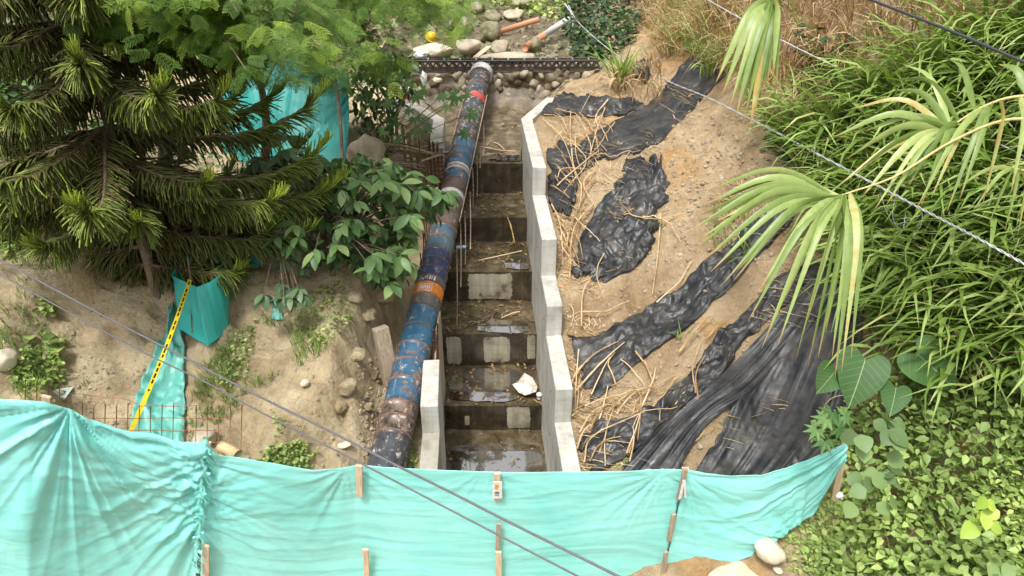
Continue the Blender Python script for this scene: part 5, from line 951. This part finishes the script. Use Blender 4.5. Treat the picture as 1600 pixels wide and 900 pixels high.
# ------------------------------------------------------------------ low vines and shrubs, bottom right
CPY = [(1262, 660), (1330, 640), (1420, 600), (1500, 590), (1600, 560), (2080, 600), (2080, 1050), (1290, 1050), (1265, 870), (1240, 830), (1290, 790), (1325, 700)]
B0 = ground_pts(CPY, 2300, rg, (1.8, 7.5), (1.6, 8)); hh = np.clip(.34+.5*fbm(B0[:, 0]*1.5, B0[:, 1]*1.5, 0, 3, 31), .06, 1.0); a_, b_, _ = project(B0); hh *= sstep(1255, 1420, a_)*.8+.25
P = np.repeat(B0, 8, 0)+rg.normal(size=(len(B0)*8, 3))*[.09, .09, 0]; hr = np.repeat(hh, 8); z = rg.random(len(P))**.5; P[:, 2] = ground(P[:, 0], P[:, 1])+hr*z
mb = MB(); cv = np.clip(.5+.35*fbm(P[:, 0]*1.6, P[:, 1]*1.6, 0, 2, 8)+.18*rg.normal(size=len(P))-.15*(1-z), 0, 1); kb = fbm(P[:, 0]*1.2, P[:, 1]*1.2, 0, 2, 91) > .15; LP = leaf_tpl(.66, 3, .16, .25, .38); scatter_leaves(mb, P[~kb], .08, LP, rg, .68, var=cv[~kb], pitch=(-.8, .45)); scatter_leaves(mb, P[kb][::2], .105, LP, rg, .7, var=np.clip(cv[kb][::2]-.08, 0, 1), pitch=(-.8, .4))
tag(link('leafy_ground_cover', mb.mesh('leafy_ground_cover', M['cover'], True)), 'dense light green leafy vines and weeds right of the fence', kind='stuff')
mb = MB()
for i in range(0, len(B0), 5): p = B0[i]; mb.add(*tube_arr(spline([p, p+[rg.normal()*.08, rg.normal()*.08, hh[i]*.6], p+[rg.normal()*.15, rg.normal()*.15, hh[i]]], 5), .004, 4), .5)
tag(link('vine_stems', mb.mesh('vine_stems', M['stem'])), 'thin stems under the leafy vines', kind='stuff')
LB = mesh_arrays('leaf', *leaf_tpl(.95, 5, .08, .22, .42), smooth=True, mats=[M['cover_big']]); LL = mesh_arrays('leaf', *leaf_tpl(.75, 5, .12, .25, .42), smooth=True, mats=[M['cover_lime']])
SV, SF = star_tpl(7); SM = mesh_arrays('leaf', SV, SF, smooth=False, mats=[M['castor']])
def leafy_plant(name, label, base, leaves, me, size, up=(0, -.5, .8), cat='plant', stem=True, jit=.5):
    e = thing(name, label, cat, base)
    for (px, py, d) in leaves:
        p = PZ(float(px), float(py), d); az = random.uniform(0, 6.28); dr_ = np.array([math.cos(az), math.sin(az)*.7-.25, -.25]); s = size*random.uniform(.75, 1.2)
        R = frame_mat(dr_[None], (np.array(up)+RNG.normal(size=3)*jit*.35)[None])[0]; o = link('leaf', me, e); o.matrix_parent_inverse = Matrix()
        o.matrix_local = Matrix.Translation(Vector(p)-e.location) @ Matrix(R.tolist()).to_4x4() @ Matrix.Diagonal((s, s, s, 1))
        if stem: link('stalk', MB().add(*tube_arr(spline([base, (np.asarray(base)+p)/2+[0, 0, .1], p], 7), .006, 5)).mesh('stalk', M['stem'], True), e)
    return e
def rnd_px(poly, n, d0_, d1_):
    out = []; xs_ = [p[0] for p in poly]; ys_ = [p[1] for p in poly]
    while len(out) < n:
        a, b = random.uniform(min(xs_), max(xs_)), random.uniform(min(ys_), max(ys_))
        if inpoly(np.array([a]), np.array([b]), poly)[0]: out.append((a, b, random.uniform(d0_, d1_)))
    return out
leafy_plant('squash_vine', 'broad dull green leaved plant behind the fence end', G1(1370, 790), rnd_px([(1320, 700), (1350, 660), (1400, 640), (1420, 720), (1390, 790), (1330, 790)], 30, 5.95, 6.15), LB, .17, stem=False)
leafy_plant('lime_leaved_plant', 'cluster of lime green heart shaped leaves at lower right', G1(1555, 810), rnd_px([(1510, 790), (1540, 770), (1580, 790), (1570, 820), (1520, 820)], 9, 5.45, 5.6), LL, .16, stem=False)
leafy_plant('dark_leaved_plant', 'small dark leaves at the bottom right edge of the vines', G1(1560, 905), rnd_px([(1530, 880), (1580, 870), (1590, 900), (1540, 905)], 7, 5.2, 5.3), LB, .14, stem=False)
leafy_plant('castor_plant', 'young castor plant with star shaped leaves by the fence end', G1(1310, 690), [(1290, 655, 6.5), (1310, 668, 6.45), (1275, 672, 6.45), (1300, 645, 6.55), (1318, 650, 6.5), (1288, 690, 6.4), (1330, 680, 6.45)], SM, .26, (-.1, -.6, .8))
# ------------------------------------------------------------------ castor plant over the upper pipe
cb = G1(600, 250); leafy_plant('castor_plant', 'castor plant with star shaped leaves reaching over the upper pipe', cb,
    [(650, 150, 12), (672, 165, 11.9), (690, 150, 11.9), (712, 150, 11.8), (727, 148, 11.8), (640, 172, 12), (655, 205, 11.8), (668, 198, 11.8), (630, 195, 11.9), (615, 190, 12), (727, 208, 11.6), (735, 178, 11.7), (604, 160, 12.2), (590, 130, 12.3), (612, 128, 12.3), (640, 130, 12.2), (600, 205, 12), (625, 215, 11.9), (648, 185, 12), (585, 160, 12.4), (700, 165, 11.9), (660, 140, 12.1), (575, 125, 12.5), (568, 150, 12.5)], SM, .36, (0, -.7, .7))
# ------------------------------------------------------------------ broad leaved bush in front of the trench
LE = mesh_arrays('leaf', *LEAF_EL, smooth=True, mats=[M['broad']])
def rosette_bush(name, label, base, rosettes, per, size, me, twig_r=.008):
    e = thing(name, label, 'bush', base); base = np.asarray(base)
    link('stem', MB().add(*tube_arr(spline([base, base+[.03, .0, .4], base+[0, 0, .8]], 8), [.05, .045, .04, .035, .03, .028, .025, .022], 8)).mesh('stem', M['bark'], True), e)
    for (px, py, d) in rosettes:
        c = PZ(float(px), float(py), d); f = random.uniform(.2, 1); q = base+[0, 0, .8*f]
        tg = link('twig', MB().add(*tube_arr(spline([q, (q+c)/2+[0, 0, .12], c-[0, 0, .02]], 8), np.linspace(twig_r*1.6, twig_r*.6, 8), 5)).mesh('twig', M['bark'], True), e)
        out = c-q; out[2] = 0; out /= np.linalg.norm(out)+1e-6; a0 = random.uniform(0, 6.28)
        for k in range(per):
            a = a0+k*2*math.pi/per+random.uniform(-.3, .3); p = random.uniform(-.95, .15); d_ = np.array([math.cos(a)*math.cos(p), math.sin(a)*math.cos(p), math.sin(p)])+out*.35; s = size*random.uniform(.65, 1.15)
            R = frame_mat(d_[None], (np.array([0, -.15, 1.])+RNG.normal(size=3)*.25)[None])[0]; o = link('leaf', me, tg); o.matrix_parent_inverse = Matrix(); o.matrix_local = Matrix.Translation(Vector(c-[0, 0, .01*k])-e.location) @ Matrix(R.tolist()).to_4x4() @ Matrix.Diagonal((s, s, s, 1))
            o.parent = tg; o.matrix_parent_inverse = wmat(tg).inverted() @ Matrix.Translation(e.location)
BPoly = [(455, 290), (500, 250), (560, 238), (620, 250), (660, 275), (697, 300), (690, 335), (650, 345), (635, 385), (640, 425), (605, 455), (575, 425), (530, 410), (490, 400), (450, 360)]
rosette_bush('broad_leaved_bush', 'broad leaved bush with mid green leaf rosettes beside the brown pipe', G1(520, 430), rnd_px(BPoly, 46, 8.5, 9.5)+[(690, 300, 9.2), (700, 298, 9.3), (610, 440, 8.8), (600, 410, 8.8), (640, 410, 9)], 6, .25, LE)
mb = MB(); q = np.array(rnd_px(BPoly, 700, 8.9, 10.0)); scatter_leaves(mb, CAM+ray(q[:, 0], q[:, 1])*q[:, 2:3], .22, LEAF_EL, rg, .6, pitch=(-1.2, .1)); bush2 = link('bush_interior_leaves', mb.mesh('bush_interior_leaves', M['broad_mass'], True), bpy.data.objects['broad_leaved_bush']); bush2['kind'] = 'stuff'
LG = leaf_mat('grey_green_leaf', [(0, (.06, .11, .05)), (.5, (.10, .17, .08)), (1, (.18, .26, .13))], .22, .45, True); LGm = mesh_arrays('leaf', *LEAF_EL, smooth=True, mats=[LG])
rosette_bush('grey_leaved_bush', 'grey green leaved bush between conifer branches and teal screen', G1(440, 330), rnd_px([(385, 205), (440, 195), (500, 240), (560, 235), (540, 290), (460, 290), (400, 270)], 30, 9.4, 10.0), 6, .24, LGm)
rosette_bush('grey_leaved_bush', 'small leafy shoots hanging below the conifer at the right', G1(450, 455), rnd_px([(405, 440), (470, 435), (475, 470), (415, 470)], 9, 8.6, 8.8)+rnd_px([(400, 380), (470, 350), (480, 420)], 9, 8.8, 9.2), 6, .2, LGm)
# ------------------------------------------------------------------ conifer (araucaria) on the left
TB = G1(243, 452); con = thing('conifer_tree', 'dark conifer with drooping rope like branches and lime tips', 'tree', TB)
TT = TB+np.array([-.1, .05, 5.2]); tk = spline([TB-[0, 0, .2], TB*.6+TT*.4+[.06, 0, 0], TT], 16); link('trunk', MB().add(*tube_arr(tk, np.linspace(.075, .028, 16), 12)).mesh('trunk', M['bark'], True), con)
def cord_tpl(n=3):
    t = np.linspace(0, 1, n+1); V = []; r = .056*(1-.55*t)
    for i in range(n+1):
        for k in range(3): a = 2*math.pi*k/3+i*.5; V.append((r[i]*math.cos(a), t[i]*.92, -.38*t[i]**2+r[i]*math.sin(a)))
    return np.array(V), [grid_faces(n+1, 3, True)]
CT = cord_tpl()
def conifer_branch(h, az, L, droop, tiplift, fresh):
    b0 = tk[int(np.clip(h/5.2, 0, .999)*15)]; dirh = np.array([math.cos(az), math.sin(az), 0]); n = 14; t = np.linspace(0, 1, n)
    ax_ = b0+np.outer(t*L, dirh)+np.outer(-droop*np.sin(t*2.2)*L*.45+tiplift*t**3*L*.35, [0, 0, 1])+np.outer(np.sin(t*3+az)*.05, [-dirh[1], dirh[0], 0])
    br = link('branch', MB().add(*tube_arr(ax_, np.linspace(.028, .008, n), 6)).mesh('branch', M['bark'], True), con)
    m_ = int(L*(182 if math.sin(az) < .3 else 130)); f = RNG.uniform(.03, 1, m_)**.9; P = np.stack([ip(f, t, ax_[:, k]) for k in range(3)], -1); side = np.where(RNG.random(m_) < .5, -1., 1.)
    lat = np.array([-dirh[1], dirh[0], 0]); tan = np.gradient(ax_, axis=0); tan /= np.linalg.norm(tan, axis=1)[:, None]; T = np.stack([ip(f, t, tan[:, k]) for k in range(3)], -1)
    hang = RNG.uniform(-.9, .35, m_)+.8*sstep(.8, 1, f)
    d = T*(.45+.7*f[:, None]**2)+lat*side[:, None]*RNG.uniform(.25, 1, m_)[:, None]*(1.1-.5*f[:, None])+np.outer(hang, [0, 0, 1]); S = RNG.uniform(.22, .4, m_)*(1-.45*sstep(.75, 1., f))
    up = np.where((f > .86)[:, None], -np.array([[0, 0, 1.]])-T*.5, np.array([[0, 0, 1.]])); R = frame_mat(d, up+RNG.normal(size=(m_, 3))*.25)
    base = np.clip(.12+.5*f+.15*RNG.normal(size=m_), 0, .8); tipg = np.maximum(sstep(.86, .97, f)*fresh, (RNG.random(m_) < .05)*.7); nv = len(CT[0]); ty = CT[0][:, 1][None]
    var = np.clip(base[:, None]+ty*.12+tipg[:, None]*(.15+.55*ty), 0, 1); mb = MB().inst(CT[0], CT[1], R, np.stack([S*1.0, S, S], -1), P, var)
    link('foliage', mb.mesh('foliage', M['arau'], True), br)
for wi, h in enumerate((.85, 1.15, 1.5, 1.9, 2.3, 2.7, 3.1, 3.5, 3.95, 4.4, 4.85)):
    nb = 9; a0 = random.uniform(0, 1)
    for k in range(nb):
        az = a0+k*2*math.pi/nb+random.uniform(-.22, .22); L_ = ip(h, [.8, 1., 1.5, 3, 5], [1.3, 1.7, 2.6, 2.6, 1.8])*random.uniform(.8, 1.08)
        back = math.sin(az) > .75
        if math.sin(az) < -.3 and h < 2.0: continue
        if math.sin(az) < -.3 and h < 2.8: L_ *= .75
        conifer_branch(h+random.uniform(-.1, .1), az, L_*(.8 if back else 1), random.uniform(.1, .4), random.uniform(.2, .6), random.choice([.2, .5, 1, 1]))
# ------------------------------------------------------------------ feathery leaved tree over the top left
def feather_tpl():
    V = []; F = []
    def quad(p, d, n_, l, w):
        i = len(V); V.extend([p-n_*w*.3, p+d*l*.5-n_*w, p+d*l, p+d*l*.5+n_*w]); F.append([i, i+1, i+2, i+3])
    for k in range(6):
        y = .2+.125*k
        for s in (-1, 1):
            o = np.array([0, y, -.25*y*y]); d = np.array([s*.86, .5, -.12]); d /= np.linalg.norm(d); n_ = np.cross(d, [0, 0, 1.]); n_ /= np.linalg.norm(n_); Lp = .42*(1-.35*abs(k-3)/3.5)
            for j in range(7):
                p = o+d*Lp*(.1+.128*j)+np.array([0, 0, -.09*(j/9)**2])
                for q in (-1, 1): dd = n_*q+d*.55; dd /= np.linalg.norm(dd); quad(p, dd, np.cross(dd, [0, 0, 1.]), .085*(1-.35*abs(j-4)/5), .019)
    for a, b in ((0, .5), (.5, 1)):
        i = len(V); V.extend([np.array([-.006, a, -.25*a*a]), np.array([.006, a, -.25*a*a]), np.array([.006, b, -.25*b*b]), np.array([-.006, b, -.25*b*b])]); F.append([i, i+1, i+2, i+3])
    return np.array(V), [np.array(F)]
FT = feather_tpl()
def feathery(name, label, base, crowns, lsize, per, spray=.3, top=None):
    base = np.asarray(base, float); e = thing(name, label, 'tree', base); tops = np.array([PZ(float(a), float(b), d) for a, b, d in crowns]); top = tops.mean(0)+[0, .6, .1] if top is None else np.array(top)
    tr_ = spline([base-[0, 0, .2], base*.5+top*.5+[.15, .1, 0], top], 14); link('trunk', MB().add(*tube_arr(tr_, np.linspace(.1, .035, 14), 10)).mesh('trunk', M['bark'], True), e)
    for c in tops:
        q = tr_[random.randint(9, 13)]; P = spline([q, (q+c)/2+[0, 0, .25], c], 10); b = link('branch', MB().add(*tube_arr(P, np.linspace(.02, .006, 10), 6)).mesh('branch', M['bark'], True), e)
        k = per; f = RNG.uniform(.72, 1.02, k); L = np.stack([ip(f, np.linspace(0, 1, 10), P[:, j]) for j in range(3)], -1)+RNG.normal(size=(k, 3))*[spray, spray, spray*.45]
        out = c-q; out[2] = 0; out /= np.linalg.norm(out)+1e-6; a = RNG.uniform(0, 6.28, k); d = np.stack([np.cos(a), np.sin(a), RNG.uniform(-.75, .1, k)], -1)+out*.6+[0, -.35, 0]
        mb = MB().inst(FT[0], FT[1], frame_mat(d, np.array([0, -.25, 1.])+RNG.normal(size=(k, 3))*.25), lsize*RNG.uniform(.7, 1.2, k), L, np.clip(.5+.3*RNG.normal(size=k), 0, 1)); link('foliage', mb.mesh('foliage', M['leuc']), b)
feathery('feathery_tree', 'feathery leaved tree branches hanging in from the top left', (-5.6, 10.2, ground(-5.6, 10.2)), rnd_px([(150, -50), (470, -50), (530, 40), (500, 110), (430, 130), (370, 105), (310, 115), (280, 95), (205, 95), (160, 60)], 54, 6.4, 7.8), .28, 23, .19, (-4.3, 9.3, CZ+.1))
feathery('feathery_tree', 'darker feathery tree between the teal screen and the stream', (-4.6, 13.6, ground(-4.6, 13.6)), rnd_px([(430, -50), (690, -50), (700, 20), (690, 60), (640, 85), (600, 115), (545, 120), (500, 80), (440, 60)], 40, 9.2, 11.2), .37, 17, .28, (-3.6, 13, CZ-.2))
feathery('feathery_shrub', 'feathery twigs hanging at the top edge over the stream', (-1.9, 20.5, ground(-1.9, 20.5)), [(700, 5, 15), (715, 20, 15), (725, 5, 15.5), (735, 35, 15), (705, 35, 14.5), (745, -5, 15)], .42, 7, .25)
e_ = thing('leafy_thicket', 'dark leafy thicket between the teal screen and the upper left wall', 'bush', G1(590, 250))
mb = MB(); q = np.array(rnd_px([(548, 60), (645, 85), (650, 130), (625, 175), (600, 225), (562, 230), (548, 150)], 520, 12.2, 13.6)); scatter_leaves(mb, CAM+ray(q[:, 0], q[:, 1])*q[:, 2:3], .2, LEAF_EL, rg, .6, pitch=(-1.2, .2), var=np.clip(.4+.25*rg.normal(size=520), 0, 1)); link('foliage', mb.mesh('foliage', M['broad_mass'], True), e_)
for k_ in range(9): a, b = np.array(e_.location), PZ(random.uniform(555, 640), random.uniform(80, 200), 12.8); link('stem', MB().add(*tube_arr(spline([a, (a+b)/2+[.1, 0, .1], b], 8), np.linspace(.02, .006, 8), 6)).mesh('stem', M['bark'], True), e_)
feathery('feathery_sapling', 'feathery sapling drooping in front of the teal screen', (-4.3, 10.6, ground(-4.3, 10.6)), [(430, 95, 9.4), (455, 120, 9.4), (480, 90, 9.6), (400, 110, 9.2), (505, 110, 9.8), (530, 95, 10), (380, 80, 9.2), (520, 130, 10)], .33, 16, .2, (-3.7, 10.2, CZ-2.0))
# ------------------------------------------------------------------ weeds, vines, background leaves
def leaf_mass(name, label, poly, n, dep, size, m, tpl=LEAF_W, seed=0, kind='stuff', onground=None, h=.25):
    r = np.random.default_rng(seed); 
    q = np.array(rnd_px(poly, n, 0, 1)); P = G(q[:, 0], q[:, 1]); P[:, 2] += h*r.random(len(P))**1.3*(1+.6*fbm(P[:, 0]*2, P[:, 1]*2, 0, 2, seed)); P[:, :2] += r.normal(size=(len(P), 2))*.05
    mb = MB(); scatter_leaves(mb, P, size, tpl, r, .6, var=np.clip(.5+.3*r.normal(size=len(P)), 0, 1), pitch=(-.8, .6)); return tag(link(name, mb.mesh(name, M[m], True)), label, kind=kind)
leaf_mass('dark_vines', 'dark glossy vines covering the bank right of the white pipe', [(885, -40), (1010, -40), (1010, 40), (985, 70), (950, 100), (900, 98), (880, 60)], 2100, 0, .17, 'dark_leaf', seed=1, h=.5)
leaf_mass('stream_weeds', 'weeds and ferns among the far stream rocks', [(640, -40), (890, -40), (885, 30), (820, 30), (760, 20), (700, 30), (640, 40)], 1500, 0, .16, 'cover', seed=2, h=.5)
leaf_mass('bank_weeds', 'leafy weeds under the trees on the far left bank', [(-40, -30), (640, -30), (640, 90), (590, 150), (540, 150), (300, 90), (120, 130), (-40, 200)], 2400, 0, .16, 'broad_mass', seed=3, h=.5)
leaf_mass('left_edge_weeds', 'low green weeds under the conifer at the left edge', [(-20, 110), (120, 100), (200, 200), (120, 260), (-20, 270)], 1300, 0, .11, 'broad_mass', seed=4, h=.3)
P = ground_pts([(330, 560), (400, 480), (560, 430), (560, 520), (500, 560), (420, 600), (380, 640), (300, 690), (300, 620)], 900, rg, (-6, -1.5), (5, 12), lambda a, b, r: fbm(a*.02, b*.02, 0, 3, 5) > .12); grass_obj('short_grass', 'short wispy grass on the cut earth left of the pipe', P, rg, 'grass', (.08, .22), (.003, .006), (.4, 2), var=(0, .6))
P = ground_pts([(-20, 360), (120, 420), (150, 560), (130, 640), (-20, 640)], 700, rg, (-9, -3), (4, 12), lambda a, b, r: fbm(a*.02, b*.02, 0, 3, 15) > .15); grass_obj('short_grass', 'short wispy grass on the left ledge', P, rg, 'grass', (.08, .22), (.003, .006), (.4, 2), var=(0, .7))
leaf_mass('tree_foot_weeds', 'weeds under the conifer branches', [(200, 180), (420, 180), (520, 330), (430, 400), (330, 360), (220, 330)], 900, 0, .1, 'broad_mass', seed=5, h=.3)
leaf_mass('bank_creeper', 'creeper leaves on the dead grass of the upper bank', [(1235, 100), (1330, 90), (1330, 145), (1260, 150)], 160, 0, .16, 'dark_leaf', seed=6, h=.5)
leaf_mass('bank_creeper', 'bluish creeper leaves at the bank edge under the twisted cable', [(1200, 215), (1270, 225), (1290, 262), (1210, 262)], 160, 0, .13, 'broad_mass', seed=7, h=.4)
for i, (pol, n, sz, lab, h) in enumerate((([(395, 738), (420, 705), (470, 695), (495, 715), (480, 745)], 420, .05, 'bright green weed clump just behind the fence', .14), ([(20, 590), (45, 560), (95, 560), (105, 600), (60, 615), (25, 610)], 380, .06, 'leafy weed clump on the left ledge', .16), ([(0, 380), (20, 370), (30, 405), (5, 415)], 90, .09, 'weed tuft at the left edge under the cable', .2),
        ([(60, 480), (95, 475), (92, 500), (65, 500)], 40, .08, 'two leaved weed on the left slope', .12), ([(480, 460), (540, 430), (550, 500), (500, 550), (470, 520)], 420, .05, 'mossy weeds on the top of the cut earth', .05), ([(330, 560), (400, 500), (390, 590), (340, 610)], 360, .05, 'grassy weeds below the teal pen', .1), ([(35, 545), (105, 540), (100, 565), (40, 560)], 24, .16, 'broad leaves at the edge of the left ledge', .14),
        ([(955, 700), (985, 695), (985, 730), (955, 730)], 120, .04, 'small weeds beside the fence on the right bank', .06), ([(640, 690), (655, 690), (655, 730), (640, 730)], 60, .04, 'tiny weeds between pipe and low wall', .06), ([(1285, 690), (1340, 640), (1330, 720), (1300, 760)], 300, .07, 'weeds around the young castor plant', .2), ([(1190, 850), (1290, 800), (1330, 900), (1240, 905)], 260, .04, 'sparse weeds on the dirt beside the angular stone', .08), ([(425, 640), (450, 660), (430, 690)], 40, .04, 'tiny weeds on the cut earth', .04))):
    q = np.array(rnd_px(pol, n, 0, 1)); P = G(q[:, 0], q[:, 1]); P[:, 2] += h*RNG.random(len(P)); mb = MB(); scatter_leaves(mb, P, sz, LEAF_W, RNG, .6, var=np.clip(.45+.3*RNG.normal(size=n), 0, 1)); tag(link('weed_clump', mb.mesh('weed_clump', M['cover'], True)), lab, kind='stuff')
